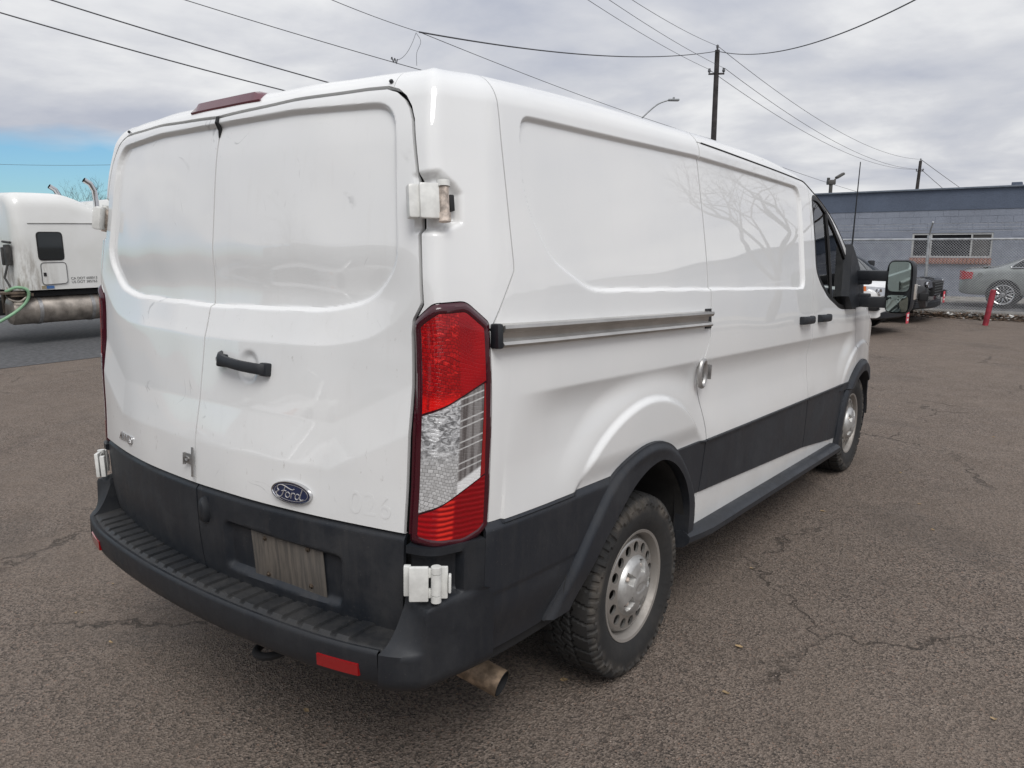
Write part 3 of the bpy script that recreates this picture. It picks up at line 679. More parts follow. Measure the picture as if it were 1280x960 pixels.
def vbuild(mb, name, mat, parent=None, **k): return mb.build(name, mat, parent if parent is not None else VP, xf=b2w, **k)
def on(u, z, side, pts, off=0.):
    """local (along u, along z, out) points -> body frame on the shell"""
    p, t, k, n = frame(u, z, side, off); return [tuple(p+t*a+k*b+n*c) for a, b, c in pts]
def add_on(mb, u, z, side, V, Fc, off=0., mi=0):
    W = on(u, z, side, V, off); mb.add(W, Fc if side > 0 else [f[::-1] for f in Fc], mi)
def box_local(c, d, bev):
    b = MB(); b.box(c, d, None, 0, bev); return b.v, b.f

# ---- rear door furniture
h = MB()                                                   # pull handle
L0 = smooth_line([(-.118, .012, .012), (-.095, .010, .034), (-.06, .004, .038), (0, -.002, .040), (.06, -.005, .038), (.098, -.006, .034), (.118, -.006, .014)], 4)
p, t, k, n = frame(.222, 1.250, 1)
hp = [p+t*a+k*b+n*c for a, b, c in L0]
V = []; Fc = []
for i, q in enumerate(hp):
    e = i/(len(hp)-1); w_ = .0165 if .12 < e < .9 else .019
    if e < .3: w_ = .0165+.006*(1-e/.3)
    for j in range(10):
        a = 2*math.pi*j/10; V.append(q+k*w_*math.copysign(abs(math.cos(a))**.7, math.cos(a))+n*.011*math.copysign(abs(math.sin(a))**.7, math.sin(a)))
for i in range(len(hp)-1):
    for j in range(10): Fc.append((i*10+j, i*10+(j+1) % 10, (i+1)*10+(j+1) % 10, (i+1)*10+j))
Fc += [tuple(range(10)), tuple(range((len(hp)-1)*10+9, (len(hp)-1)*10-1, -1))]
h.add(V, Fc)
for a in (-.102, .106):
    Vb, Fb = box_local((a, .004 if a < 0 else -.006, .008), (.034, .040, .045), .006); h.add([tuple(p+t*x+k*y+n*z) for x, y, z in Vb], Fb)
vbuild(h, 'door_handle', M_BLACK, DOOR_R)
lk = MB(); lk.lathe([(0, .0001), (.004, .008), (.002, .011), (-.004, .012)], axis='Z', n=16)
Vk = [tuple(p+t*(x-.103)+k*(y+.008)+n*(z+.033)) for x, y, z in lk.v]; q_ = MB(); q_.add(Vk, lk.f); vbuild(q_, 'lock_cylinder', M_STEEL, DOOR_R)
# oval badge
def oval(a, b, n=40): return [(a*math.cos(2*math.pi*i/n), b*math.sin(2*math.pi*i/n)) for i in range(n)]
bd = MB(); rings = [(1.0, .000), (1.0, .006), (.965, .010), (.91, .0095), (.87, .0065)]
a0, b0 = .0775, .0335
Vb = []; N_ = 44
for sc_, hh in rings:
    da = a0*(1-sc_)
    Vb += [(x, y, hh) for x, y in oval(a0-da*.55, b0-da*.55, N_)]
Fb = [(i*N_+j, i*N_+(j+1) % N_, (i+1)*N_+(j+1) % N_, (i+1)*N_+j) for i in range(len(rings)-1) for j in range(N_)]
BU, BZ_ = .470, .900
add_on(bd, BU, BZ_, 1, Vb, Fb)
da = a0*(1-.87)*.55
face = [(x, y, .0066) for x, y in oval(a0-da, b0-da, N_)]; add_on(bd, BU, BZ_, 1, face+[(0, 0, .0078)], [(i, (i+1) % N_, N_) for i in range(N_)], mi=1)
strokes = [[(-.56, .02), (-.63, .10), (-.60, .22), (-.46, .28), (-.28, .25), (-.08, .17), (.06, .15), (.12, .19)], [(-.26, .24), (-.34, .06), (-.41, -.12), (-.52, -.23), (-.64, -.20), (-.68, -.08), (-.60, 0)], [(-.44, .02), (-.34, .06), (-.22, .05)],
 [(-.15, .03), (-.24, -.04), (-.26, -.15), (-.18, -.21), (-.09, -.15), (-.07, -.04), (-.15, .03)], [(.02, .03), (-.01, -.10), (-.02, -.21)], [(-.01, -.08), (.06, .01), (.13, .02), (.15, -.03)],
 [(.36, -.02), (.27, .02), (.19, -.06), (.18, -.17), (.25, -.22), (.34, -.14), (.40, 0)], [(.50, .26), (.43, .05), (.38, -.12), (.42, -.21), (.52, -.17)]]
for st in strokes:
    pts = [(x*a0*1.12+.002, y*b0*2.15-.001, .0078) for x, y in smooth_line(st, 4)]
    tb = MB(); W = on(BU, BZ_, 1, pts); tb.tube(W, .00145, 6); bd.add(tb.v, tb.f, 2)
rm = [(x*.90, y*.86, .0074) for x, y in oval(a0-da, b0-da, 36)]; tb = MB(); tb.tube(on(BU, BZ_, 1, rm), .0007, 5, closed=True); bd.add(tb.v, tb.f, 2)
vbuild(bd, 'oval_badge', [M_CHROME, M_BLUE, M_SCRIPT], DOOR_R)
tv, tf = text_mesh('AWD', .050, .28, .0022, 1.05); w_ = MB(); add_on(w_, .565, .898, -1, [(-x*1.22, y*.92, z+.003) for x, y, z in tv], tf)
aw = vbuild(w_, 'drive_badge', M_CHROME, DOOR_L, smooth=False)
tv, tf = text_mesh('026', .092, 0, .00008, 1.05); w_ = MB(); add_on(w_, .745, .905, 1, [(x, y, z+.0002) for x, y, z in tv], tf); vbuild(w_, 'number_ghost', M_DOOR, DOOR_R, smooth=False)
# steel hasp across the seam
hs = MB()
for c, d in (((-.002, .0, .006), (.010, .098, .004)), ((-.026, .008, .006), (.042, .034, .004)), ((-.046, .006, .009), (.004, .040, .010))):
    Vb, Fb = box_local(c, d, .001); add_on(hs, .002, .915, 1, Vb, Fb, off=.004)
Vr = []; tb = MB(); tb.tube(on(.002, .915, 1, [(-.030+.010*math.cos(a), .008+.007*math.sin(a), .013) for a in np.linspace(0, 6.283, 13)[:-1]]), .0028, 6, closed=True); hs.add(tb.v, tb.f)
vbuild(hs, 'padlock_hasp', M_STEEL, DOOR_L)
# plate backing with four bolts, cable cover
pb = MB(); Vb, Fb = box_local((0, 0, .0035), (.300, .158, .003), .001); add_on(pb, .418, .664, 1, Vb, Fb, off=.009); pl = vbuild(pb, 'plate_backing', M_PLATE, DOOR_R)
for a, b in ((-.092, .060), (.092, .064), (-.092, -.060), (.092, -.056)):
    q_ = MB(); q_.lathe([(0, .0080), (.005, .0080), (.006, .005), (.010, .004), (.010, .0001)], n=12); w_ = MB(); add_on(w_, .418+a, .664+b, 1, [(x, y, z+.004) for x, y, z in q_.v], q_.f, off=.009); vbuild(w_, 'bolt', M_BOLT, DOOR_R)
q_ = MB(); sec = [(.0, .0), (.024, .0), (.030, .022), (.026, .060), (.016, .078), (.006, .078)]; 
V = []
for j, (sc_, hh) in enumerate(((1., 0.), (.96, .012), (.75, .020), (.3, .023))):
    V += [((x-.014)*sc_, (y-.04)*sc_, hh) for x, y in [(-.002, .0), (.024, .0), (.034, .02), (.031, .060), (.020, .084), (.006, .084), (-.004, .05)]]
Fq = [(r*7+i, r*7+(i+1) % 7, (r+1)*7+(i+1) % 7, (r+1)*7+i) for r in range(3) for i in range(7)]+[tuple(21+i for i in range(7))]
add_on(q_, .052, .765, 1, V, Fq, off=.010); vbuild(q_, 'cable_cover', M_BLACK, DOOR_R)
# high brake lamp on the roof header
q_ = MB(); xs = np.linspace(-.192, .192, 23); V = []; 
for x in xs:
    w_ = min(1, (1-abs(x)/.194)/.16)**.6; P, N = surf(abs(x)+.0, 2.045, 1 if x >= 0 else -1); y0 = P[0][1]
    zb, zt_ = 2.040, 2.040+.034*w_+.004
    V += [(x, y0-.004, zb), (x, y0-.007, zb+.006), (x, y0+.010-.006*w_, zt_-.005), (x, y0+.022, zt_), (x, y0+.13, zt_+.004), (x, y0+.14, zb)]
Fq = [(i*6+j, (i+1)*6+j, (i+1)*6+(j+1) % 6, i*6+(j+1) % 6) for i in range(22) for j in range(6)]+[tuple(range(6)), tuple(22*6+j for j in range(5, -1, -1))]
q_.add(V, Fq); vbuild(q_, 'high_brake_lamp', M_CHMSL)
for s in (1, -1):
    q_ = MB(); Vb, Fb = box_local((0, .002, .004), (.010, .009, .010), .003); add_on(q_, .782, 2.036, s, Vb, Fb); vbuild(q_, 'door_stop', M_BLACK)
for s in (1, -1):                                          # rubber at the head of the centre seam
    pass
q_ = MB(); P, N = surf([.004, .006, .004, .003], [2.008, 1.992, 1.972, 1.950], 1, .001); q_.tube([tuple(p) for p in P], [.007, .009, .008, .003], 6); vbuild(q_, 'seam_rubber', M_RUBBERSEAL, DOOR_R)
# hinges
for s in (1, -1):
    # upper: white strap and cover, rusty barrel
    u_ = MB()
    Vb, Fb = box_local((-.026, 0, .034), (.052, .090, .016), .006); add_on(u_, .946, 1.720, s, Vb, Fb, off=0)
    Vb, Fb = box_local((-.064, 0, .016), (.030, .086, .034), .008); add_on(u_, .946, 1.720, s, Vb, Fb, off=0)
    hg = vbuild(u_, 'upper_hinge', M_WHITEMETAL)
    b_ = MB(); pp_ = frame(.946, 1.720, s)
    for z0_, z1_, rr in ((-.052, -.030, .016), (-.029, .036, .013), (.037, .052, .017)):
        q_ = MB(); q_.lathe([(z0_, .0001), (z0_, rr), (z1_, rr), (z1_, .0001)], n=16); b_.add([tuple(pp_[0]+pp_[1]*(x+.012)+pp_[2]*z+pp_[3]*(y+.036)) for x, y, z in q_.v], q_.f, 1 if z0_ > .03 else 0)
    Vb, Fb = box_local((.004, .0, .020), (.026, .072, .012), .002); b_.add([tuple(pp_[0]+pp_[1]*x+pp_[2]*y+pp_[3]*z) for x, y, z in Vb], Fb, 0)
    vbuild(b_, 'hinge_barrel', [M_RUST, M_WHITEMETAL], hg)
    q_ = MB(); Vb, Fb = box_local((0, 0, .010), (.014, .042, .024), .003); add_on(q_, .992, 1.722, s, Vb, Fb); vbuild(q_, 'rubber_stop', M_RUBBERSEAL, hg)
    # lower: white plates set into the bumper corner
    l_ = MB(); pp_ = frame(.931, .727, s); n_ = pp_[3]
    for c, d in (((-.030, 0, .040), (.052, .098, .014)), ((.036, 0, .030), (.022, .092, .010)), ((-.012, .030, .036), (.030, .026, .012)), ((-.012, -.028, .036), (.030, .026, .012)), ((.052, 0, .036), (.008, .050, .022)), ((-.062, -.002, .014), (.020, .086, .018))):
        Vb, Fb = box_local(c, d, .004); l_.add([tuple(pp_[0]+pp_[1]*x+pp_[2]*y+pp_[3]*z) for x, y, z in Vb], Fb)
    for z0_, z1_ in ((-.050, -.031), (-.029, .030), (.032, .050)):
        q_ = MB(); q_.lathe([(z0_, .0001), (z0_, .014), (z1_, .014), (z1_, .0001)], n=16); l_.add([tuple(pp_[0]+pp_[1]*(x+.016)+pp_[2]*z+pp_[3]*(y+.042)) for x, y, z in q_.v], q_.f)
    vbuild(l_, 'lower_hinge', M_WHITEMETAL)

# ---- bumper
def yb(x): return -.080+.118*x*x+.31*np.maximum(np.abs(x)-.60, 0)**2
def outline(s_):
    """fascia plan line round the corner to the side, with the corner edge at EDGE"""
    return smooth_line([(.842, yb(.842)), (.872, .034), (.903, .053), (.928, .074), (.944, .098), (.953, .135), (.962, .185), (.973, .240), (.980, .288), (.986, .335)], 4)
xs = np.linspace(-.84, .84, 113); V = []; prof_n = 0
rib_c = np.arange(-.76, .77, .0613)
def ribd(x, t):
    d = np.min(np.abs(rib_c-x)); return .0075*sst(.0215, .0195, d)*sst(.05, .09, t)*sst(.955, .90, t)
xs = np.unique(np.round(np.concatenate([np.linspace(-.84, .84, 113)]+[rib_c+e for e in (-.0216, -.0194, .0194, .0216)]), 5))
TS = [0, .03, .06, .09, .3, .5, .7, .86, .90, .935, .97, 1.0]
for x in xs:
    yo = yb(x); Pi, _ = surf(abs(x)/Wz(np.array([.54]))[0], .552, 1); yi = Pi[0][1]-.004+.05
    for t in TS: V.append((x, yi+(yo+.016-yi)*t, .546-.008*t+ribd(x, t)-.006*sst(.95, 1., t)))
K = len(TS); Fq = [(i*K+j, i*K+j+1, (i+1)*K+j+1, (i+1)*K+j) for i in range(len(xs)-1) for j in range(K-1)]
step = mesh_obj('bumper_step', V, Fq, M_STEP, VP, True, 30, xf=b2w)
V = []; PRF = [(.016, .538), (.006, .5395), (.0, .534), (-.001, .525), (.002, .480), (.009, .450), (.017, .436), (.030, .424), (.12, .418), (.12, .50)]
for x in xs:
    yo = yb(x)
    for dy_, z_ in PRF: V.append((x, yo+dy_*1.0, z_-.0))
K = len(PRF); Fq = [(i*K+j, i*K+j+1, (i+1)*K+j+1, (i+1)*K+j) for i in range(len(xs)-1) for j in range(K-1)]
vb = mesh_obj('bumper_fascia', V, Fq, M_BLACK, VP, True, 50, xf=b2w)
def bumper_corner(s):
    cor = outline(0); n_ = len(cor); tu = np.linspace(.868, 1.111, n_)
    zs = [.421, .425, .434, .448, .465, .49, .515, .530, .536, .540, .545, .551, .558, .567, .578, .592, .61, .63, .648, .658, .664, .668, .672, .676, .682, .69, .70, .73, .76, .775, .783, .788, .795, .805, .812, .816]
    V = []; K = len(zs); ce = 16
    T, TN = surf(tu, np.full(n_, .72), 1)
    for i in range(n_):
        c = np.array(cor[i]); e = i/(n_-1); T_, N_2 = surf([tu[i]]*K, zs, 1)
        tp = c if i > ce else np.array([.852, .112])+(np.array([.943, .100])-np.array([.852, .112]))*(i/ce)
        for j, z in enumerate(zs):
            tw = T_[j][:2]+N_2[j][:2]*.020
            pocket = sst(.66, .60, e)*sst(.670, .678, z)*sst(.792, .785, z); tw = tw-N_2[j][:2]*.030*pocket
            q = np.clip((z-.534)/.115, 0, 1); s1 = q**.5 if i < ce else q
            blk = c*(1-s1)+tp*s1; w = sst(.655, .674, z)
            p = blk*(1-w)+tw*w
            if z < .455:
                nn = (np.array([0, .45])-c); nn = nn/np.linalg.norm(nn); p = p+nn*(.026*((.455-z)/.034)**1.6)
            # the lower block is squarer than a straight blend
            V.append((p[0], p[1], z))
    # top ledge folding in under the lamp
    for i in range(n_):
        q, nq = surf([tu[i]], [.816], 1); V.append(tuple(q[0]-nq[0]*.02+np.array([0, 0, .002])))
    Fq = [(i*K+j, (i+1)*K+j, (i+1)*K+j+1, i*K+j+1) for i in range(n_-1) for j in range(K-1)]
    b = n_*K; Fq += [(i*K+K-1, (i+1)*K+K-1, b+i+1, b+i) for i in range(n_-1)]
    # inner end wall closing against step and door
    V2 = [V[j] for j in range(K)]+[(V[j][0]-.0, V[j][1]+.16, V[j][2]) for j in range(K)]; o = len(V); V += V2
    Fq += [(o+j, o+j+1, o+K+j+1, o+K+j) for j in range(K-1)]
    if s < 0: V = [(-x, y, z) for x, y, z in V]; Fq = [f[::-1] for f in Fq]
    return mesh_obj('bumper_corner', V, Fq, M_BLACK, VP, True, 45, xf=b2w)
for s in (1, -1): bumper_corner(s)
for s in (1, -1):
    q_ = MB(); xr = np.linspace(.652, .785, 9); V = []
    for x in xr: V += [(s*x, yb(x)-.0035, .492), (s*x, yb(x)-.0035, .458), (s*x, yb(x)+.012, .455), (s*x, yb(x)+.012, .495)]
    V = [(x, y+.002*sst(.50, .45, z), z) for x, y, z in V]
    Fq = [(i*4+j, i*4+(j+1) % 4, (i+1)*4+(j+1) % 4, (i+1)*4+j) for i in range(8) for j in range(4)]+[(0, 1, 2, 3), (35, 34, 33, 32)]
    q_.add(V, [f[::-1] for f in Fq] if s > 0 else Fq); vbuild(q_, 'bumper_reflector', M_REFLECT)
tw = MB(); tw.tube(smooth_line([(.21, .22, .33), (.215, .12, .325), (.235, .055, .322), (.275, .04, .322), (.31, .06, .325), (.325, .12, .33), (.33, .22, .34)], 4), .013, 10); vbuild(tw, 'towing_eye', M_DARK)
# ---- exhaust
ex = MB(); ex.tube([(.30, .46, .33), (.50, .50, .315), (.66, .525, .280), (.845, .560, .232)], [.046]*4, 20, cap=False)
ex.tube([(.846, .560, .2317), (.66, .525, .280), (.50, .50, .315)], [.042]*3, 20, mi=1, cap=False); ex.build('exhaust_pipe', [M_PIPE, M_DARK], VP)

# ---- side furniture
for s in (1, -1):
    if s < 0: continue
    # sliding-door track
    tk = MB(); ys = np.linspace(.318, 1.705, 40)
    prof = [(.020, 1.402), (.030, 1.405), (.032, 1.396), (.027, 1.386), (.008, 1.383), (.006, 1.364), (.024, 1.360), (.030, 1.352), (.026, 1.345), (-.004, 1.342), (-.006, 1.408)]
    V = []
    for y in ys:
        P, N = surf([y+SY], [1.375], 1); x0 = P[0][0]
        e = 1.0
        V += [(x0+a*(e if a > .01 else 1), y, z+.002) for a, z in prof]
    K = len(prof); Fq = [(i*K+j, (i+1)*K+j, (i+1)*K+(j+1) % K, i*K+(j+1) % K) for i in range(39) for j in range(K)]+[tuple(range(K))[::-1], tuple(39*K+j for j in range(K))]
    tk.add(V, Fq); tr = vbuild(tk, 'door_track', M_TRACK)
    q_ = MB(); Vb, Fb = box_local((0, 0, .014), (.020, .068, .040), .007); add_on(q_, 1.124, 1.376, 1, Vb, Fb); vbuild(q_, 'track_end_cap', M_BLACK, tr)
    q_ = MB(); Vb, Fb = box_local((0, 0, .000), (.060, .082, .010), .002); add_on(q_, 2.572, 1.376, 1, Vb, Fb); vbuild(q_, 'track_pocket', M_RUBBERSEAL, tr)
    # hasp across the sliding-door seam
    q_ = MB()
    ring = [(-.020+.030*math.cos(a), .055*math.sin(a), .020) for a in np.linspace(0, 6.283, 17)[:-1]]; tb = MB(); tb.tube(on(2.555, 1.150, 1, ring), .011, 8, closed=True); q_.add(tb.v, tb.f)
    for c, d in (((.032, .0, .010), (.050, .040, .006)), ((.052, .0, .018), (.010, .062, .020))):
        Vb, Fb = box_local(c, d, .002); add_on(q_, 2.555, 1.150, 1, Vb, Fb)
    vbuild(q_, 'padlock_hasp', M_STEEL, SLIDE_R)
    for u0_, dr, nm in ((3.940, SLIDE_R, 'door_handle'), (4.300, FRONT_R, 'door_handle')):
        q_ = MB(); W_ = .098
        L0 = smooth_line([(-W_, 0, .006), (-W_*.86, 0, .026), (0, 0, .034), (W_*.86, 0, .026), (W_, 0, .006)], 4); p, t, k, n = frame(u0_, 1.320, 1)
        V = []; m_n = len(L0)
        for a, b, c in L0:
            for j in range(10):
                g_ = 2*math.pi*j/10; V.append(p+t*a+k*(b+.022*math.copysign(abs(math.cos(g_))**.6, math.cos(g_)))+n*(c+.011*math.sin(g_)))
        Fq = [(i*10+j, i*10+(j+1) % 10, (i+1)*10+(j+1) % 10, (i+1)*10+j) for i in range(m_n-1) for j in range(10)]+[tuple(range(10)), tuple((m_n-1)*10+j for j in range(9, -1, -1))]
        q_.add(V, Fq); vbuild(q_, nm, M_BLACK, dr)
    # dark seal over the sliding door
    us_ = np.linspace(2.62, 4.95, 60); P, N = surf(us_, np.minimum(2.094, ztop(np.interp(us_, PS, PY))-.046), 1); q_ = MB(); q_.tube([tuple(p+np.array([.001, 0, .001])) for p in P], .0032, 6); vbuild(q_, 'roof_seal', M_RUBBERSEAL)
for s in (1, -1):
    # running-board along the sill
    q_ = MB(); ys = np.linspace(1.62, 4.00, 25); prof = [(.955, .470), (.990, .476), (1.028, .470), (1.046, .455), (1.044, .430), (1.020, .405), (.955, .395)]
    V = []
    for i, y in enumerate(ys):
        e = min(1, (i+.35)/2.0); f_ = -.022*(y-1.6)/2.4
        V += [(s*(x-.03*(1-e) if x > 1 else x), y, z+f_-.0*e) for x, z in prof]
    K = len(prof); Fq = [(i*K+j, (i+1)*K+j, (i+1)*K+(j+1) % K, i*K+(j+1) % K) for i in range(24) for j in range(K)]+[tuple(range(K))[::-1], tuple(24*K+j for j in range(K))]
    q_.add(V, Fq if s < 0 else [f[::-1] for f in Fq]); vbuild(q_, 'running_board', M_CLAD)
# front window divider
q_ = MB(); P, N = surf([4.450, 4.470, 4.485, 4.495], [1.965, 1.80, 1.60, 1.44], 1, -.006); q_.tube([tuple(p) for p in P], .011, 6); vbuild(q_, 'window_divider', M_RUBBERSEAL, FRONT_R)
# ---- underbody: floor, wheel wells, axle
q_ = MB(); q_.box((0, 2.9, .47), (1.52, 4.9, .16)); q_.box((0, .34, .50), (1.5, .30, .14)); q_.box((0, 3.0, .60), (1.72, 1.2, .20)); q_.box((0, .55, .56), (1.80, .62, .06))
vbuild(q_, 'underbody', M_DARK, smooth=False)
for s in (1, -1):
    for cy, cz, r in ((1.16, .45, .47), (4.56, .50, .42)):
        q_ = MB(); n_ = 22; A_ = np.linspace(.06, math.pi-.06, n_); V = []
        for xx in (.99, .60): V += [(s*xx, cy+r*math.cos(a), cz+r*math.sin(a)*(.93 if cy < 2 else 1)) for a in A_]
        V += [(s*.60, cy, cz)]
        Fq = [(i, i+1, n_+i+1, n_+i) for i in range(n_-1)]+[(n_+i, n_+i+1, 2*n_) for i in range(n_-1)]
        q_.add(V, Fq); vbuild(q_, 'wheel_liner', M_WELL)
q_ = MB(); q_.tube([(-.8, HUBY, HUBZ), (.8, HUBY, HUBZ)], .055, 12); q_.lathe([(-.15, .02), (-.10, .13), (.10, .13), (.15, .02)], (0, HUBY, HUBZ), 'X', 16); q_.build('rear_axle', M_DARK, VP)
for s in (1, -1):                                          # seats behind the front windows
    q_ = MB(); q_.box((s*.48, 3.42, .98), (.48, .16, .62), Matrix.Rotation(.22, 3, 'X'), 0, .05); q_.box((s*.48, 3.32, 1.40), (.26, .10, .20), None, 0, .04); q_.box((s*.48, 3.68, .72), (.50, .50, .14), None, 0, .05); vbuild(q_, 'seat', M_SEAT)
# ---- wheels (in ground space)
def tyre_mesh():
    prof = [(-.098, .214), (-.110, .232), (-.122, .270), (-.1235, .295), (-.119, .322), (-.112, .338)]
    prof += [(x, .3545+.0085*(1-(abs(x)/.100)**3)) for x in np.linspace(-.106, .106, 61)]
    prof += [(.112, .338), (.117, .327), (.120, .318), (.1225, .305), (.1235, .295), (.1235, .28), (.121, .262), (.116, .246), (.110, .232), (.104, .220), (.098, .214)]
    P = np.array(prof); n = 432; th = np.arange(n)*2*math.pi/n; X, T = np.meshgrid(P[:, 0], th, indexing='ij'); R = np.repeat(P[:, 1:2], n, 1)
    NB = 36; ph = T*NB/(2*math.pi); fr = lambda a: a-np.floor(a); tri = lambda a: np.abs(fr(a)*2-1)*2-1
    tread = R > .337
    g = np.zeros_like(R)
    for c in (-.040, .040): g = np.maximum(g, sst(.0055, .0035, np.abs(X-c-.0065*tri(ph*2+(.25 if c < 0 else 0)))))
    g = np.maximum(g, sst(.0040, .0025, np.abs(X-.010*tri(ph+.1))))
    edge = np.abs(X) > .044
    lat = fr(ph+np.sign(X)*.25+np.abs(X)*4.5); g = np.maximum(g, np.where(edge, sst(.10, .075, np.abs(lat-.5)), 0))
    lat2 = fr(ph*2+X*16+.3*np.sign(X)); g = np.maximum(g, np.where(~edge, sst(.10, .07, np.abs(lat2-.5)), 0))
    R = R-np.where(tread, .0085*g, 0)
    sh = (R > .300) & (R <= .338); alt = fr(np.floor(ph+.25)*.5) < .25
    lug = np.where(np.abs(fr(ph+np.sign(X)*.25+.5)-.5) < .34, 1, 0)*np.where(R > np.where(alt, .312, .322), 1, 0)
    X = X+np.where(sh, np.sign(X)*.0075*lug, 0)
    fine = (np.abs(np.abs(R-.262)) < .006); X = X+np.where(fine & (np.abs(X) > .11), np.sign(X)*.0018*(np.sin(ph*5)*np.sin(ph*1.7) > .15), 0)
    V = np.stack([X, R*np.sin(T), R*np.cos(T)], -1).reshape(-1, 3); k = len(P); i = np.arange(k*n).reshape(k, n); j = np.roll(i, -1, 1)
    Fq = np.stack([i[:-1], i[1:], j[1:], j[:-1]], -1).reshape(-1, 4)
    return V, Fq
def disc_mesh():
    rs = np.concatenate([np.linspace(.10, .195, 26)]); n = 256; th = np.arange(n+1)*2*math.pi/n
    R, T = np.meshgrid(rs, th, indexing='ij')
    X = np.interp(R, [.10, .118, .128, .140, .172, .180, .188, .195], [.098, .098, .095, .093, .090, .086, .070, .05])
    A = np.stack([X, R*np.sin(T), R*np.cos(T), np.ones_like(R), 0*R, 0*R, R*np.sin(T), R*np.cos(T)], -1).reshape(-1, 8)
    nr, nt = R.shape; i = np.arange(nr*nt).reshape(nr, nt); q = np.stack([i[:-1, :-1], i[1:, :-1], i[1:, 1:], i[:-1, 1:]], -1).reshape(-1, 4)
    def holes(A):
        f = np.full(len(A), 1.)
        for h_ in range(15):
            a = (h_+.5)*2*math.pi/15; cy, cz = .150*math.sin(a), .150*math.cos(a); dr = (A[:, 6]-cy)*math.sin(a)+(A[:, 7]-cz)*math.cos(a); dt = (A[:, 6]-cy)*math.cos(a)-(A[:, 7]-cz)*math.sin(a)
            f = np.minimum(f, np.hypot(dr/.0205, dt/.0200)-1)
        return f
    A, F = clip_mesh(A, q, [holes]); A, F = compact(A, F); A, F = flange(A, F, .010); return A[:, :3], F
def cap_mesh():
    rs = np.linspace(.0, .122, 26); n = 160; th = np.arange(n+1)*2*math.pi/n; R, T = np.meshgrid(rs, th, indexing='ij')
    X = np.interp(R, [0, .05, .056, .075, .100, .112, .118, .122], [.136, .134, .131, .128, .121, .110, .099, .092])
    for h_ in range(5):
        a = h_*2*math.pi/5+.35; cy, cz = .082*math.sin(a), .082*math.cos(a); y, z = R*np.sin(T), R*np.cos(T)
        dr = (y-cy)*math.sin(a)+(z-cz)*math.cos(a); dt = (y-cy)*math.cos(a)-(z-cz)*math.sin(a)
        X = X-.030*sst(1.08, .86, np.maximum(np.abs(dr)/.022, np.abs(dt)/.0175))
    X = X-.003*sst(1.05, .95, np.hypot(R*np.sin(T)/.036, R*np.cos(T)/.018))
    V = np.stack([X, R*np.sin(T), R*np.cos(T)], -1).reshape(-1, 3); nr, nt = R.shape; i = np.arange(nr*nt).reshape(nr, nt)
    return V, np.stack([i[:-1, :-1], i[1:, :-1], i[1:, 1:], i[:-1, 1:]], -1).reshape(-1, 4)
Vt, Ft = tyre_mesh(); Vd, Fd = disc_mesh(); Vc, Fc_ = cap_mesh()
W0 = empty('wheel'); W0.parent = VP
ty = mesh_obj('tyre', Vt, Ft, M_TYRE, W0, True, 30)
rb = MB(); rb.lathe([(-.105, .196), (-.09, .192), (.0, .185), (.055, .192), (.070, .205), (.085, .208), (.098, .214), (.104, .221), (.107, .220), (.104, .209), (.094, .203), (.074, .200), (.055, .190), (-.02, .180), (-.105, .188)], axis='X', n=72)
rm_ = rb.build('rim', M_RIM, W0, ang=30)
dk = mesh_obj('wheel_disc', Vd, Fd, M_RIM, W0, True, 35); cp = mesh_obj('hub_cap', Vc, Fc_, M_CAP, W0, True, 35)
bk = MB(); bk.lathe([(-.06, .0001), (-.06, .17), (-.02, .172), (-.015, .0001)], axis='X', n=32)
nt = []
for h_ in range(5):
    a = h_*2*math.pi/5+.35; bk.lathe([(.085, .010), (.110, .010), (.116, .006), (.116, .0001)], (0, .082*math.sin(a), .082*math.cos(a)), 'X', 6, 1)
bd_ = bk.build('brake_drum', [M_DARK, M_RUST], W0)
def set_wheel(w, x, y, z, flip): w.location = (x, y, z); w.rotation_euler = (0, 0, math.pi if flip else 0)
set_wheel(W0, .862, HUBY, HUBZ+.004, False)
for x, y, fl in ((-.862, HUBY, True), (.866, HUBY+3.3, False), (-.866, HUBY+3.3, True)):
    w = W0.copy(); COL.objects.link(w); set_wheel(w, x, y, HUBZ+.004, fl); w.parent = VP
    for c in (ty, rm_, dk, cp, bd_):
        o = c.copy(); COL.objects.link(o); o.parent = w
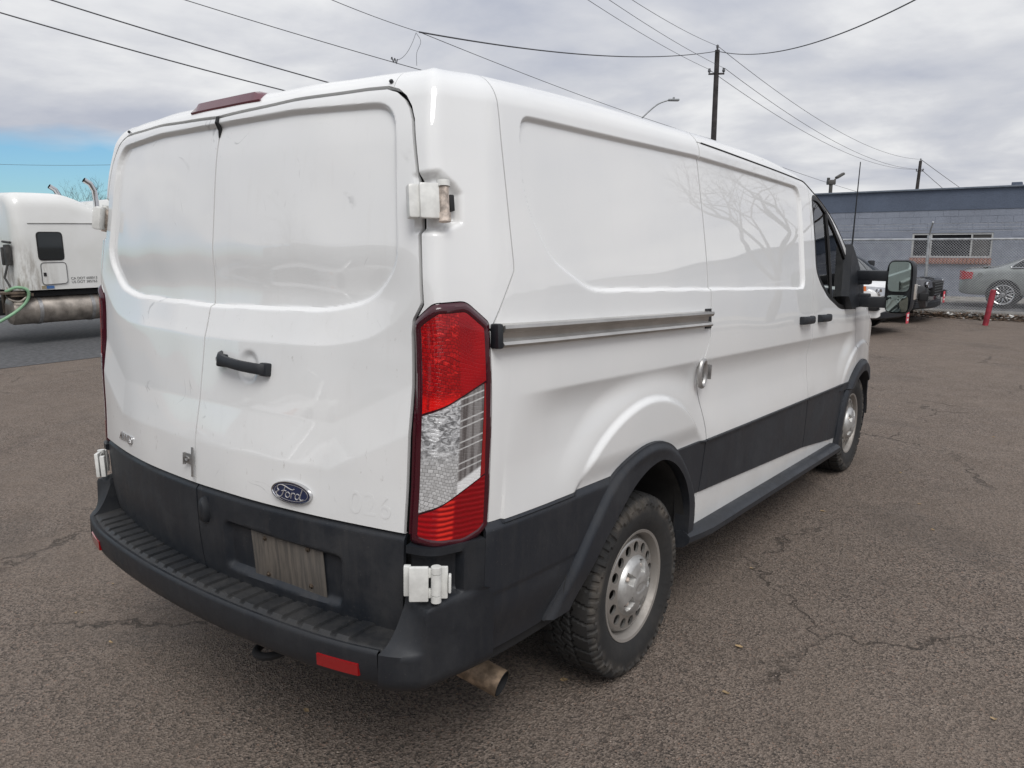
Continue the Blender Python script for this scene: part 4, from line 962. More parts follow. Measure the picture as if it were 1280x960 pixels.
# ---- towing mirror
def mirror(s):
    q_ = MB(); f = lambda pts: [(s*x, y, z) for x, y, z in pts]
    # triangular mount on the door corner
    mount = [(4.02, 1.245), (4.34, 1.245), (4.36, 1.40), (4.22, 1.56), (4.10, 1.66), (4.03, 1.50), (3.95, 1.33)]
    q_.prism(mount, .955, 1.045, lambda a, b, h: (s*(h-.045*max(0, (b-1.25)/.4)), a, b-.012))
    for z0_ in (1.500, 1.325):
        q_.box((s*1.11, 4.245, z0_-.058), (.22, .085, .070), None, 0, .016)
    for z0_ in (1.465, 1.355): q_.box((s*1.05, 4.245, z0_-.058), (.10, .075, .050), None, 0, .012)
    m_ = MB(); V = []; n_ = 22
    rect = lambda cx, cz, w, h_, p: [(cx+w*math.copysign(abs(math.cos(a))**p, math.cos(a)), cz+h_*math.copysign(abs(math.sin(a))**p, math.sin(a))) for a in np.linspace(0, 2*math.pi, n_+1)[:-1]]
    secs = [(4.215, .070, .162, .0), (4.205, .078, .170, .0), (4.225, .084, .176, .0), (4.30, .082, .172, .003), (4.37, .066, .145, .006), (4.405, .03, .08, .01), (4.41, .001, .001, .01)]
    for y, w, h_, dx_ in secs: V += [(s*(a+dx_), y, b) for a, b in rect(1.275, 1.372, w, h_, .42)]
    Fq = [(i*n_+j, i*n_+(j+1) % n_, (i+1)*n_+(j+1) % n_, (i+1)*n_+j) for i in range(len(secs)-1) for j in range(n_)]+[tuple(range(n_-1, -1, -1))]
    m_.add(V, Fq if s < 0 else [g[::-1] for g in Fq])
    off_ = len(q_.v); q_.add(m_.v, m_.f)
    mi_ = q_.build('door_mirror', M_BLACK, VP, ang=40)
    for cz, hh, nm, tilt in ((1.440, .096, 'mirror_glass', .02), (1.266, .055, 'spotter_glass', -.05)):
        g_ = MB(); R_ = rect(1.275, cz, .064, hh, .36)
        V = [(s*a, 4.2085+.0+(b-cz)*tilt+(a-1.275)*.03, b) for a, b in R_]; V += [(s*1.275, 4.2085+(-.006 if hh < .06 else 0), cz)]
        V += [(s*a, 4.216, b) for a, b in R_]
        Fg = [(i, (i+1) % n_, n_) for i in range(n_)]+[(i, n_+1+i, n_+1+(i+1) % n_, (i+1) % n_) for i in range(n_)]
        V = [(x, y-.014, z) for x, y, z in V]
        g_.add(V, Fg); g_.build(nm, M_MIRROR, mi_)
    sg = MB(); sg.box((s*1.361, 4.29, 1.34), (.010, .075, .10), None, 0, .004); sg.build('mirror_signal', M_CLEARW, mi_)
q_ = MB(); q_.tube([(.972, 4.17, 1.60), (.980, 4.17, 1.66), (.985, 4.16, 1.80), (1.00, 4.13, 2.17)], [.009, .006, .0045, .003], 6); q_.build('aerial', M_BLACK, VP)
M_CLEARW = simple('clear_indicator', (.62, .56, .50), .25, coat=.8)
for s in (1, -1): mirror(s)

# ------------------------------------------------------------------ ground, road, kerb
def sheet(name, x0, x1, y0, y1, z, mat, nx=1, ny=1):
    V = [(x0+(x1-x0)*i/nx, y0+(y1-y0)*j/ny, z) for i in range(nx+1) for j in range(ny+1)]
    Fq = [(i*(ny+1)+j, (i+1)*(ny+1)+j, (i+1)*(ny+1)+j+1, i*(ny+1)+j+1) for i in range(nx) for j in range(ny)]
    return tag(mesh_obj(name, V, Fq, mat, None, False), kind='structure')
sheet('ground', -900, 900, -900, 900, 0, M_ASPHALT)
sheet('road', -60, 60, 18.75, 22.4, .006, M_ROAD)
sheet('pavement', -60, 60, 22.4, 25.3, .012, M_CONCRETE)
sheet('truck_lane', -40, -9.5, -30, 60, .005, M_ROAD)
kb = MB(); kb.box((0, 18.45, .04), (80, .55, .16), None, 0, .02); tag(kb.build('kerb_strip', M_CONCRETE), kind='structure')
def litter_mat():
    m = Mat('dead_leaf_litter', (.1, .07, .05), .9); v = m.co(); c = m.sepxyz(m.voro(v, 26, out='Color'))
    b = m.mix(c[0], (.035, .024, .018), (.20, .125, .075)); b = m.mix(m.rng(c[1], .93, .95), b, (.6, .6, .58)); m.base(b); return m.m
M_LITTER = litter_mat()
V = []; Fq = []; rng = random.Random(3)
for i in range(5200):
    x = rng.uniform(-6, 8); y = 18.05+rng.gauss(0, .22)-.12; 
    if y > 18.3: y = 18.3-rng.random()*.1
    s_ = rng.uniform(.02, .065); a = rng.uniform(0, 6.28); z = .01+max(0, .10-abs(y-18.0)*.28)*rng.random(); t1 = rng.uniform(-.4, .4)
    o = len(V); ca, sa = math.cos(a), math.sin(a)
    for p, q in ((-1, -.5), (0, -.75), (1, .1), (.2, .7), (-.8, .5)):
        V.append((x+s_*(p*ca-q*sa), y+s_*(p*sa+q*ca), z+.006+abs(s_*p*t1)))
    Fq.append(tuple(o+j for j in range(5)))
tag(mesh_obj('leaf_litter', V, Fq, M_LITTER, None, False), 'brown dead leaves and scraps blown along the kerb under the fence', 'leaf litter', kind='stuff')
M_PAPER = simple('scrap_paper', (.62, .62, .60), .7)
for i, (x, lab) in enumerate(((-.12, 'pale crumpled scrap of litter at the kerb behind the white vehicle'), (.33, 'small white scrap of litter at the kerb between fence post and red bollard'), (1.02, 'white scrap of litter at the kerb to the right of the red bollard'))):
    b = MB(); pts = [(x+.13*math.cos(a)*(1+.3*math.sin(3*a+i)), 18.0+.07*math.sin(a)*(1+.25*math.cos(2*a+i)), .05+.012*math.sin(2*a+i)) for a in np.linspace(0, 6.283, 11)[:-1]]
    b.add(pts+[(x, 18.0, .115), (x+.01, 18.0, .03)], [(j, (j+1) % 10, 10) for j in range(10)]+[((j+1) % 10, j, 11) for j in range(10)])
    tag(b.build('litter_scrap', M_PAPER, smooth=False), lab, 'litter')

# loose grit, chips and a few dry leaf bits on the lot
V = []; Fq = []; rng = random.Random(9); mi_ = []
for i in range(2600):
    a = rng.uniform(-1.25, 0.05); d = 1.6+10*rng.random()**1.7; x = CAMPOS[0]+d*math.sin(a); y = CAMPOS[1]+d*math.cos(a)
    leaf = i % 42 == 0; s_ = rng.uniform(.010, .022) if leaf else rng.uniform(.0022, .0055)
    o = len(V); n_ = 5
    for j in range(n_):
        q = 2*math.pi*j/n_+rng.uniform(-.3, .3); r_ = s_*rng.uniform(.6, 1.1); V.append((x+r_*math.cos(q), y+r_*(.5 if leaf else .8)*math.sin(q), .002+(rng.uniform(0, .008) if leaf else 0)))
    V.append((x, y, .004 if leaf else s_*.9)); Fq += [(o+j, o+(j+1) % n_, o+n_) for j in range(n_)]; mi_ += [1 if leaf else (2 if i % 5 == 0 else 0)]*n_
tag(mesh_obj('loose_grit', V, Fq, [simple('grey_grit', (.24, .20, .17), .9, var=.3), simple('dry_leaf', (.34, .24, .13), .8, var=.3), simple('pale_grit', (.40, .33, .28), .9)], None, False, mi=mi_), 'loose grit, chips and dry leaf bits scattered over the asphalt', 'grit', kind='stuff')

# ------------------------------------------------------------------ building, fence, bollard on the right
def block_mat(name, col):
    m = Mat(name, col, .8); v = m.co()
    f = m.noise(v, 1.1, 6, .6); g = m.noise(v, 34, 4, .7); c = m.mix(m.rng(f, .3, .7), tuple(c*.86 for c in col), tuple(c*1.10 for c in col))
    c = m.mix(m.rng(g, .35, .75, 0, .35), c, tuple(c*1.5 for c in col)); m.base(c)
    m.bump(g, .5, .02); return m.m
M_WALL_UP = block_mat('slate_blue_parapet', (.098, .120, .166)); M_WALL = block_mat('pale_slate_wall', (.235, .255, .305))
M_BRICK = simple('red_brick', (.30, .135, .095), .85, var=.3, scale=9)
M_FRAME = simple('pale_window_frame', (.48, .48, .47), .5)
M_PANE = Mat('dark_window_pane', (.018, .018, .022), .08).m
M_GALV = simple('galvanised_steel', (.46, .47, .48), .45, .5, var=.15)
BLD = empty('commercial_building', (0, 25.2, 0), 0, 'low flat-roofed slate blue block building behind the chain link fence', 'building')
WX0, WX1, WZ0, WZ1 = -2.19, -.04, 1.175, 1.915
b = MB(); x0, x1 = -22., 30.; H_ = 2.60
b.box(((x0+WX0)/2, .15, H_/2), (WX0-x0, .30, H_)); b.box(((WX1+x1)/2, .15, H_/2), (x1-WX1, .30, H_)); b.box(((WX0+WX1)/2, .15, WZ0/2), (WX1-WX0, .30, WZ0)); b.box(((WX0+WX1)/2, .15, (H_+WZ1)/2), (WX1-WX0, .30, H_-WZ1))
b.box((x0+.15, 8, H_/2), (.3, 15.4, H_)); b.box((x1-.15, 8, H_/2), (.3, 15.4, H_))
b.build('wall', M_WALL, BLD, smooth=False)
b = MB(); b.box(((x0+x1)/2, .13, (H_+3.20)/2), (x1-x0, .30, 3.20-H_)); b.box((x0+.15, 8, 2.9), (.3, 15.4, .6)); b.build('parapet', M_WALL_UP, BLD, smooth=False)
b = MB(); b.box(((x0+x1)/2, .12, 3.225), (x1-x0+.06, .42, .05), None, 0, .008); b.build('coping', simple('grey_coping', (.16, .185, .225), .5, var=.1), BLD)
b = MB(); b.box(((x0+x1)/2, 8.2, 2.75), (x1-x0-.7, 15.6, .12)); b.build('roof', M_DARK, BLD, smooth=False)
b = MB(); b.box((.33, .9, 3.28), (.26, .4, .20), None, 0, .01); b.build('roof_vent', M_WALL_UP, BLD)
# courses of painted blocks, joints recessed: one relief skin per wall kept cheap
b = MB(); rng = random.Random(5)
for r in range(13):
    z0 = r*.2; 
    for c in range(-14, 32):
        xa = c*.4+(.2 if r % 2 else 0)-1.0; xb = xa+.4
        if xb < -6.2 or xa > 6.5: continue
        if z0+.2 > WZ0-.08 and z0 < WZ1+.03 and xb > WX0-.06 and xa < WX1+.06: continue
        d = .004+.004*rng.random(); e = .006
        q = [(xa+e, z0+e), (xb-e, z0+e), (xb-e, z0+.2-e), (xa+e, z0+.2-e)]; o = [(x, -d, z) for x, z in q]+[(x+(.004 if i in (0, 3) else -.004)*-1, .001, z) for i, (x, z) in enumerate(q)]
        b.add(o, [(0, 1, 2, 3), (0, 4, 5, 1), (1, 5, 6, 2), (2, 6, 7, 3), (3, 7, 4, 0)])
tag(b.build('wall_blocks', M_WALL, BLD, smooth=False), kind='stuff')
win = MB(); cx = (WX0+WX1)/2
for x, w_ in ((WX0+.025, .05), (WX1-.025, .05), (-1.665, .045), (-.585, .045)): win.box((x, .06, (WZ0+WZ1)/2), (w_, .09, WZ1-WZ0-.004))
for z in (WZ0+.025, WZ1-.022): win.box((cx, .062, z), (WX1-WX0-.006, .086, .046))
wf = win.build('window', M_FRAME, BLD, smooth=False)
for xa, xb, nm, mt in ((WX0+.05, -1.69, 'pane', M_PANE), (-1.64, -.61, 'pane', M_PANE), (-.56, WX1-.05, 'pane', Mat('grey_film_pane', (.10, .095, .09), .3).m)):
    q = MB(); q.box(((xa+xb)/2, .085, (WZ0+WZ1)/2), (xb-xa, .012, WZ1-WZ0-.1)); q.build(nm, mt, wf, smooth=False)
# soldier course of bricks for the sill
me_b = None
for i in range(21):
    x = WX0-.02+.104*i+.05
    if me_b is None:
        q = MB(); q.box((0, 0, 0), (.094, .12, .185), None, 0, .006); br = q.build('brick', M_BRICK, BLD); me_b = br.data
    else: br = link('brick', me_b, BLD)
    br.location = (x, -.030+.006*((i*7) % 3-1), WZ0-.10); br.rotation_euler = (.02*((i*5) % 3-1), 0, 0)

# chain link fence
FEN = empty('chain_link_fence', (0, 18.2, 0), 0, 'galvanised chain link fence with top rail and barbed wire arms before the blue building', 'fence')
for x, lean in ((-6.6, 0), (-3.65, .0), (-.66, -.012), (2.35, .01), (5.4, 0)):
    q = MB(); q.tube([(x, 0, 0), (x+lean, 0, 1.74)], .034, 10); q.tube([(x+lean, 0, 1.73), (x+lean, 0, 1.80)], .042, 10)
    pf = q.build('fence_post', M_GALV, FEN); q = MB(); q.tube([(x+lean, 0, 1.78), (x+lean+.03, -.10, 1.93), (x+lean+.085, -.24, 2.09)], .019, 8); q.build('barb_arm', M_GALV, pf)
q = MB(); q.tube([(-7.5, 0, 1.715), (6.5, 0, 1.70)], .026, 10); q.build('top_rail', M_GALV, FEN)
q = MB(); x0, x1, zt, zb = -4.6, 4.2, 1.70, .09; p_ = .058; hgt = zt-zb
k = int((x1-x0+hgt)/p_)
for d in (1, -1):
    for i in range(k):
        xs_ = x0-hgt+i*p_ if d > 0 else x0+i*p_
        xa, za, xb, zb2 = xs_, zb, xs_+d*hgt, zt
        # clip to the panel
        def cut(xa, za, xb, zb_):
            for lim, sgn in ((x0, 1), (x1, -1)):
                if (xa-lim)*sgn < 0 and (xb-lim)*sgn < 0: return None
                if (xa-lim)*sgn < 0: t = (lim-xa)/(xb-xa); xa, za = lim, za+(zb_-za)*t
                if (xb-lim)*sgn < 0: t = (lim-xa)/(xb-xa); xb, zb_ = lim, za+(zb_-za)*t
            return xa, za, xb, zb_
        r_ = cut(xa, za, xb, zb2)
        if r_: q.tube([(r_[0], -.028+.003*d, r_[1]), (r_[2], -.028+.003*d, r_[3])], .0040, 3, cap=False)
tag(q.build('wire_mesh', M_GALV, FEN, smooth=False), kind='stuff')
q = MB()
for j in range(3):
    y, z = -.08-.07*j, 1.90+.075*j; q.tube([(x, y+.0, z-.012*math.sin((x+6.6)/3.0*math.pi)**2) for x in np.linspace(-7, 6, 40)], .0035, 4)
    for x in np.arange(-5, 5, .13): q.tube([(x-.02, y-.012, z+.014), (x+.02, y+.012, z-.014)], .0025, 3)
q.build('barbed_wire', M_GALV, FEN, smooth=False)

M_REDPAINT = simple('faded_red_paint', (.30, .028, .045), .55, var=.25, scale=11)
q = MB(); q.lathe([(0, .0001), (0, .052), (.69, .052), (.715, .046), (.725, .0001)], n=20); bo = q.build('bollard', M_REDPAINT)
bo.location = (.745, 16.4, 0); bo.rotation_euler = (0, math.radians(6.0), 0); tag(bo, 'leaning dark red steel bollard standing before the chain link fence', 'bollard')

# ------------------------------------------------------------------ other vehicles
def car_paint(name, col, flake=.0, rough=.3):
    m = Mat(name, col, rough, flake, 1., .03); v = m.co(); m.base(m.mix(m.rng(m.noise(v, 3, 5), .3, .7), tuple(c*.9 for c in col), tuple(min(1, c*1.06) for c in col))); return m.m
M_CWHITE = car_paint('white_car_paint', (.74, .74, .73)); M_CBLACK = car_paint('black_car_paint', (.012, .012, .014)); M_CGREY = car_paint('grey_green_metallic', (.30, .32, .305), .5, .3)
M_TYRE2 = simple('plain_tyre', (.018, .018, .018), .8); M_ALLOY = simple('alloy_silver', (.62, .62, .62), .25, .9, var=.08)
M_HEADL = Mat('headlamp_silver', (.55, .56, .58), .1, .7, 1.).m; M_HEADD = Mat('smoked_headlamp', (.10, .10, .11), .08, .4, 1.).m; M_AMBER = Mat('amber_lens', (.70, .16, .02), .2, 0, 1.).m; M_TAILRED = Mat('tail_red', (.48, .01, .02), .15, 0, 1.).m
M_TAG = simple('pink_red_tag', (.62, .075, .105), .6, var=.1); M_TAGW = simple('tag_white', (.75, .70, .70), .6, var=.05)
def loft(stations, W, mat, name, parent):
    """stations: (x, [(half-width fraction, z)...]) from sill to the roof centre line"""
    K = len(stations[0][1]); V = []; 
    for x, ring in stations:
        pts = [(W*a, z) for a, z in ring]; full = pts+[(-a, z) for a, z in pts[::-1][1:]] if pts[-1][0] < 1e-6 else pts+[(-a, z) for a, z in pts[::-1]]
        V += [(x, -a, z) for a, z in full]; n = len(full)
    Fq = [(i*n+j, i*n+j+1, (i+1)*n+j+1, (i+1)*n+j) for i in range(len(stations)-1) for j in range(n-1)]
    Fq += [tuple(range(n-1, -1, -1)), tuple((len(stations)-1)*n+j for j in range(n))]
    o = mesh_obj(name, V, [f[::-1] for f in Fq], mat, parent, True, None); md = o.modifiers.new('smooth', 'SUBSURF'); md.levels = 2; md.render_levels = 2
    return o
def car_wheel(parent, x, y, r, out, rim_r, mat_rim, spokes):
    w = empty('wheel', (x, y, r)); w.parent = parent
    t = MB(); t.lathe([(-.10, rim_r), (-.105, r*.9), (-.085, r), (.085, r), (.105, r*.9), (.10, rim_r)], axis='Y', n=40); t.build('tyre', M_TYRE2, w)
    m_ = MB(); m_.lathe([(out*.102, rim_r*1.02), (out*.106, rim_r*.97), (out*.085, rim_r*.86), (out*.02, rim_r*.82), (out*.0, rim_r*.8)], axis='Y', n=40)
    for k in range(spokes):
        a = 2*math.pi*k/spokes
        for da in (-.13, .13):
            m_.tube([(.05*math.cos(a), out*.075, .05*math.sin(a)), (rim_r*.52*math.cos(a+da*.6), out*.088, rim_r*.52*math.sin(a+da*.6)), (rim_r*.90*math.cos(a+da*1.6), out*.090, rim_r*.90*math.sin(a+da*1.6))], rim_r*.055, 6)
    m_.lathe([(out*.06, .07), (out*.092, .06), (out*.098, .0001)], axis='Y', n=20); m_.build('rim', mat_rim, w)
    d = MB(); d.lathe([(out*.01, rim_r*.8), (out*.012, .0001)], axis='Y', n=24); d.build('brake_disc', M_DARK, w)
    return w
# ring template: sill, lower, mid, shoulder, belt, window top, roof edge, centre
def ring(zs, ws): return list(zip(ws, zs))
def suv(name, loc, phi, paint_, label, L=4.9, W=.96, hood=1.05, roof=1.72, pickup=False):
    c = empty(name, loc, phi, label, 'pickup truck' if pickup else 'car')
    S = []
    b = .30
    def st(x, w, top, belt=None, tw=None):
        if belt is None: S.append((x, ring([b+.12, b, .42, .62, .82, top-.05, top-.008, top], [w*.90, w*.97, w, w, w*.985, w*.94, w*.62, 0])))
        else: S.append((x, ring([b+.10, b-.02, .45, .72, belt, belt+.04, top-.05, top], [w*.9, w*.98, w, w, w*.97, w*.93, tw, 0])))
    f = L/2
    st(-f, .80, 1.0); st(-f+.04, .90, 1.05); st(-f+.18, .97, 1.10)
    if pickup:
        st(-f+.5, 1, 1.10); st(-f+1.5, 1, 1.10); st(-f+1.56, 1, 1.12)
        st(-f+1.62, 1, roof-.02, 1.10, .72)
    else:
        st(-f+.30, .99, roof-.12, 1.05, .68)
    st(-f+2.2, 1, roof, 1.09, .74); st(f-2.3, 1, roof-.01, 1.08, .73); st(f-1.75, 1, hood+.36, hood, .78); st(f-1.28, 1, hood+.03); st(f-1.2, 1, hood+.01)
    st(f-.6, .985, hood-.02); st(f-.26, .955, hood-.07); st(f-.12, .90, hood-.13); st(f-.05, .80, hood-.26); st(f-.02, .70, hood-.40)
    loft(S, W, paint_, 'body', c)
    # windscreen and side glass
    q = MB(); x0, x1 = f-2.20, f-1.34
    V = []
    for i in range(9):
        e = i/8; x = x0+(x1-x0)*e; zt = np.interp(x, [f-2.3, f-1.75, f-1.28], [roof-.03, hood+.36, hood+.02])+.028; hw = W*np.interp(x, [f-2.3, f-1.75, f-1.28], [.66, .74, .83])
        V += [(x+.05*(1-(j-4)**2/16), hw*(j-4)/4, zt-.02*((j-4)/4)**2+.0) for j in range(9)]
    q.add(V, [(i*9+j, (i+1)*9+j, (i+1)*9+j+1, i*9+j+1) for i in range(8) for j in range(8)]); q.build('windscreen', M_GLASS, c)
    for s in (-1, 1):
        q = MB(); xa = -f+1.75 if pickup else -f+.55
        P = [(xa, 1.12), (f-1.75, 1.10), (f-2.28, roof-.10), (xa+.12, roof-.10)]
        q.add([(x, s*(W*(.96-.22*(z-1.08)/(roof-1.12))+.004), z) for x, z in P], [(0, 1, 2, 3) if s < 0 else (3, 2, 1, 0)]); q.build('side_window', M_GLASS, c, smooth=False)
    for s in (-1, 1):
        for x in (-f+.95, f-.95): car_wheel(c, x, s*(W-.10), .37, s, .24, M_ALLOY, 6)
        # dark wheel openings
        for x in (-f+.95, f-.95):
            q = MB(); q.lathe([(s*(W-.16), .0001), (s*(W-.16), .44), (s*(W+.012), .435), (s*(W+.010), .0001)], (x, 0, .42), 'Y', 28); q.build('wheel_arch', M_DARK, c)
        # headlamp: long unit wrapping from grille to wing, amber outer end
        q = MB(); V = []; pts = [(f-.045, .46), (f-.075, .62), (f-.14, .78), (f-.24, .885), (f-.42, .945)]
        tops = [.86, .875, .89, .90, .90]; bots = [.74, .72, .71, .74, .82]
        for (x, a), t, bt in zip(pts, tops, bots): V += [(x+.055, s*W*a*1.02, bt), (x+.035, s*W*a*1.02, t), (x-.10, s*W*a*.9, t), (x-.10, s*W*a*.9, bt)]
        Fq = [(i*4+j, i*4+(j+1) % 4, (i+1)*4+(j+1) % 4, (i+1)*4+j) for i in range(4) for j in range(4)]+[(0, 1, 2, 3), (19, 18, 17, 16)]
        q.add(V, Fq); q.mi = [1 if 12 <= i < 16 else 0 for i in range(len(q.f))]; hl = q.build('headlamp', [M_HEADL if pickup else M_HEADD, M_AMBER if pickup else M_HEADD], c)
        q = MB(); q.lathe([(0, .058), (.03, .064), (.034, .055), (.01, .0001)], (f-.055, s*W*.72, .800), 'X', 18); q.build('projector', M_CHROME, hl)
        q = MB(); q.box((f-.10, s*W*.74, .555), (.16, .34, .16), Matrix.Rotation(-s*.30, 3, 'Z'), 0, .03)
        fg = q.build('fog_recess', M_DARK, c)
        for k in range(4):
            q = MB(); q.box((f-.012-.01*k*0, s*W*.74, .50+.037*k), (.02, .30, .010), Matrix.Rotation(-s*.30, 3, 'Z')); q.build('slat', M_BLACK, fg, smooth=False)
    q = MB(); q.box((f-.05, 0, .70), (.16, .82, .30), None, 0, .03); gr = q.build('grille', M_DARK, c)
    for k in range(5):
        q = MB(); q.box((f+.035, 0, .59+.055*k), (.012, .76, .018)); q.build('slat', M_CHROME if pickup else M_CBLACK, gr, smooth=False)
    q = MB(); V = []
    for i in range(13):
        a = -1+2*i/12; x = f+.015-.22*abs(a)**2.4; V += [(x-.02, a*W*.97, .30), (x+.03, a*W*.97, .33), (x+.035, a*W*.97, .43), (x-.06, a*W*.965, .47), (x-.2, a*W*.93, .30)]
    q.add(V, [(i*5+j, i*5+(j+1) % 5, (i+1)*5+(j+1) % 5, (i+1)*5+j) for i in range(12) for j in range(5)]+[(4, 3, 2, 1, 0), tuple(60+j for j in range(5))]); q.build('bumper_valance', M_BLACK, c)
    for s in (-1, 1):
        q = MB(); q.box((f-1.62, s*(W+.10), 1.16), (.12, .22, .16), None, 0, .04); q.build('side_mirror', M_BLACK, c)
        q = MB(); q.tube([(-f+.4, s*W*.76, roof-.01), (-f+.5, s*W*.76, roof+.035), (f-2.6, s*W*.75, roof+.03), (f-2.45, s*W*.75, roof-.02)], .015, 6); q.build('roof_bar', M_BLACK, c)
    return c, f
PK, f_ = suv('parked_pickup', (-2.57, 14.19, 0), math.radians(-12), M_CWHITE, 'white pickup with black lower bumper and amber-ended headlamp just beyond the van', 4.4, .92, 1.04, 1.74, True)
q = MB(); q.box((f_+.065, .36, .30), (.008, .15, .24), Matrix.Rotation(.10, 3, 'Z'), 0, .002); t_ = q.build('lot_tag', M_TAG, PK)
q = MB(); q.box((f_+.071, .36, .33), (.004, .08, .05), Matrix.Rotation(.10, 3, 'Z')); q.box((f_+.071, .36, .25), (.004, .07, .04), Matrix.Rotation(.10, 3, 'Z')); q.build('tag_print', M_TAGW, t_, smooth=False)
SU, f_ = suv('parked_suv', (-2.25, 16.80, 0), math.radians(-4), M_CBLACK, 'glossy black car with a red tag on its bumper, beyond the white pickup', 4.1, .90, .95, 1.47)
q = MB(); q.box((f_+.065, .40, .50), (.008, .16, .24), None, 0, .002); t_ = q.build('lot_tag', M_TAG, SU)
q = MB(); q.box((f_+.071, .40, .53), (.004, .09, .05)); q.box((f_+.071, .40, .45), (.004, .08, .04)); q.build('tag_print', M_TAGW, t_, smooth=False)

# grey saloon on the road behind the fence
SA = empty('grey_sedan', (2.10, 21.93, .02), 0, 'grey green metallic sedan on the road behind the chain link fence', 'car')
S = []
def ss(x, w, top, belt, tw, b=.26, tb=None): S.append((x, ring([b+.10, b, .42, .60, belt, belt+.045, top-.06 if tb is None else tb, top], [w*.88, w*.97, w, w, w*.975, w*.92 if tw > .01 else w*.9, tw if tw > .01 else w*.6, 0])))
ss(-2.45, .80, .80, .70, 0, .40, .78); ss(-2.42, .88, .93, .82, 0, .34, .91); ss(-2.30, .94, .985, .86, 0, .27, .965); ss(-1.95, .98, 1.00, .90, 0, .26, .985); ss(-1.70, .99, 1.03, .92, .80); ss(-1.25, 1, 1.23, .93, .74); ss(-.72, 1, 1.40, .93, .68); ss(-.1, 1, 1.47, .92, .66); ss(.55, 1, 1.40, .91, .67); ss(1.0, 1, 1.20, .90, .72); ss(1.3, 1, .98, .885, .80); ss(1.75, .99, .93, .84, 0, .26, .91); ss(2.2, .93, .84, .74, 0, .26, .82); ss(2.42, .82, .68, .60, 0, .3, .67)
loft(S, .90, M_CGREY, 'body', SA)
for s in (-1, 1):
    q = MB(); P = [(-1.36, 1.00), (-.32, .995), (-.32, 1.335), (-.72, 1.335), (-1.10, 1.205)]; wy = lambda z: s*(.90*(.945-.27*(z-.97)/.45)+.012)
    q.add([(x, wy(z), z) for x, z in P], [tuple(range(5)) if s < 0 else tuple(range(4, -1, -1))]); sw = q.build('rear_window', M_GLASS, SA, smooth=False)
    tr_ = MB(); tr_.tube([(x, wy(z)+s*.004, z) for x, z in fillet(P, .04, 4)], .012, 5, closed=True); tr_.build('window_trim', M_CHROME, sw)
    q = MB(); P = [(-.25, .995), (1.0, .99), (.55, 1.30), (-.25, 1.345)]; q.add([(x, wy(z), z) for x, z in P], [(0, 1, 2, 3) if s < 0 else (3, 2, 1, 0)]); q.build('front_window', M_GLASS, SA, smooth=False)
    # tail lamp wrapping the rear corner
    q = MB(); V = []
    for x, a in ((-2.465, .66), (-2.445, .80), (-2.38, .90), (-2.25, .945), (-2.16, .95)):
        k = 1 if x < -2.3 else .8
        V += [(x, s*.90*a*1.02, .80-.12*k), (x, s*.90*a*1.02, .79+.11*k), (x+.06, s*.90*a*.9, .79+.11*k), (x+.06, s*.90*a*.9, .80-.12*k)]
    q.add(V, [(i*4+j, i*4+(j+1) % 4, (i+1)*4+(j+1) % 4, (i+1)*4+j) for i in range(4) for j in range(4)]+[(3, 2, 1, 0), (16, 17, 18, 19)]); q.build('tail_lamp', M_TAILRED, SA)
    for x in (-1.45, 1.45):
        q = MB(); q.lathe([(s*.72, .0001), (s*.72, .375), (s*.908, .37), (s*.906, .0001)], (x, 0, .335), 'Y', 32); q.build('wheel_arch', M_DARK, SA); car_wheel(SA, x, s*.815, .325, s, .245, M_ALLOY, 9)
    for x in (-.62, .30): q = MB(); q.tube([(x-.09, s*.895, .86), (x-.06, s*.925, .862), (x+.06, s*.925, .865), (x+.09, s*.895, .866)], .013, 8); q.build('door_handle', M_CGREY, SA)
    for xa in (-.30, .95):
        q = MB(); q.tube([(xa, s*.893, .90), (xa+.02, s*.907, .62), (xa, s*.895, .36)], .006, 4); q.build('door_gap', M_DARK, SA)
q = MB(); q.lathe([(0, .0001), (.0, .06), (.02, .055), (.025, .0001)], (-1.98, -.885, .80), 'Y', 20); q.build('fuel_flap', M_CGREY, SA)
q = MB(); q.box((-1.9, 0, 1.01), (.10, 1.3, .02), None, 0, .006); q.build('boot_lip', M_CGREY, SA)
q = MB(); q.box((-.35, 0, 1.475), (.16, .05, .05), None, 0, .015, (.4, .7)); q.build('roof_aerial', M_CGREY, SA)

# ------------------------------------------------------------------ semi truck tractor on the left
M_TWHITE = None
def truck_paint():
    m = Mat('grimy_white_truck_paint', (.70, .70, .68), .4, 0, .8, .06); v = m.co(); x, y, z = m.sepxyz(v)
    c = m.mix(m.rng(m.noise(v, 1.5, 5), .3, .7), (.70, .70, .67), (.76, .76, .74))
    d = m.math('MULTIPLY', m.rng(y, .75, .15), m.rng(m.noise(m.co(scale=(3, 3, .8)), 2.6, 7, .7), .38, .66)); d2 = m.math('MULTIPLY', d, m.rng(z, 2.0, 1.0))
    c = m.mix(m.math('MULTIPLY', d2, .85), c, (.20, .165, .125)); m.base(c); return m.m
M_TWHITE = truck_paint(); M_TANK = simple('dusty_aluminium_tank', (.40, .355, .31), .42, .6, var=.3, scale=4)
M_GREEN = simple('pale_green_hose', (.22, .40, .24), .5, var=.15); M_BLUET = Mat('blue_sticker', (.05, .14, .35), .5).m
TX, TY = -11.8, 3.72
TK = empty('semi_truck', (TX, TY, 0), 0, 'white semi truck with dirty sleeper cab and silver fuel tank on the left', 'truck')
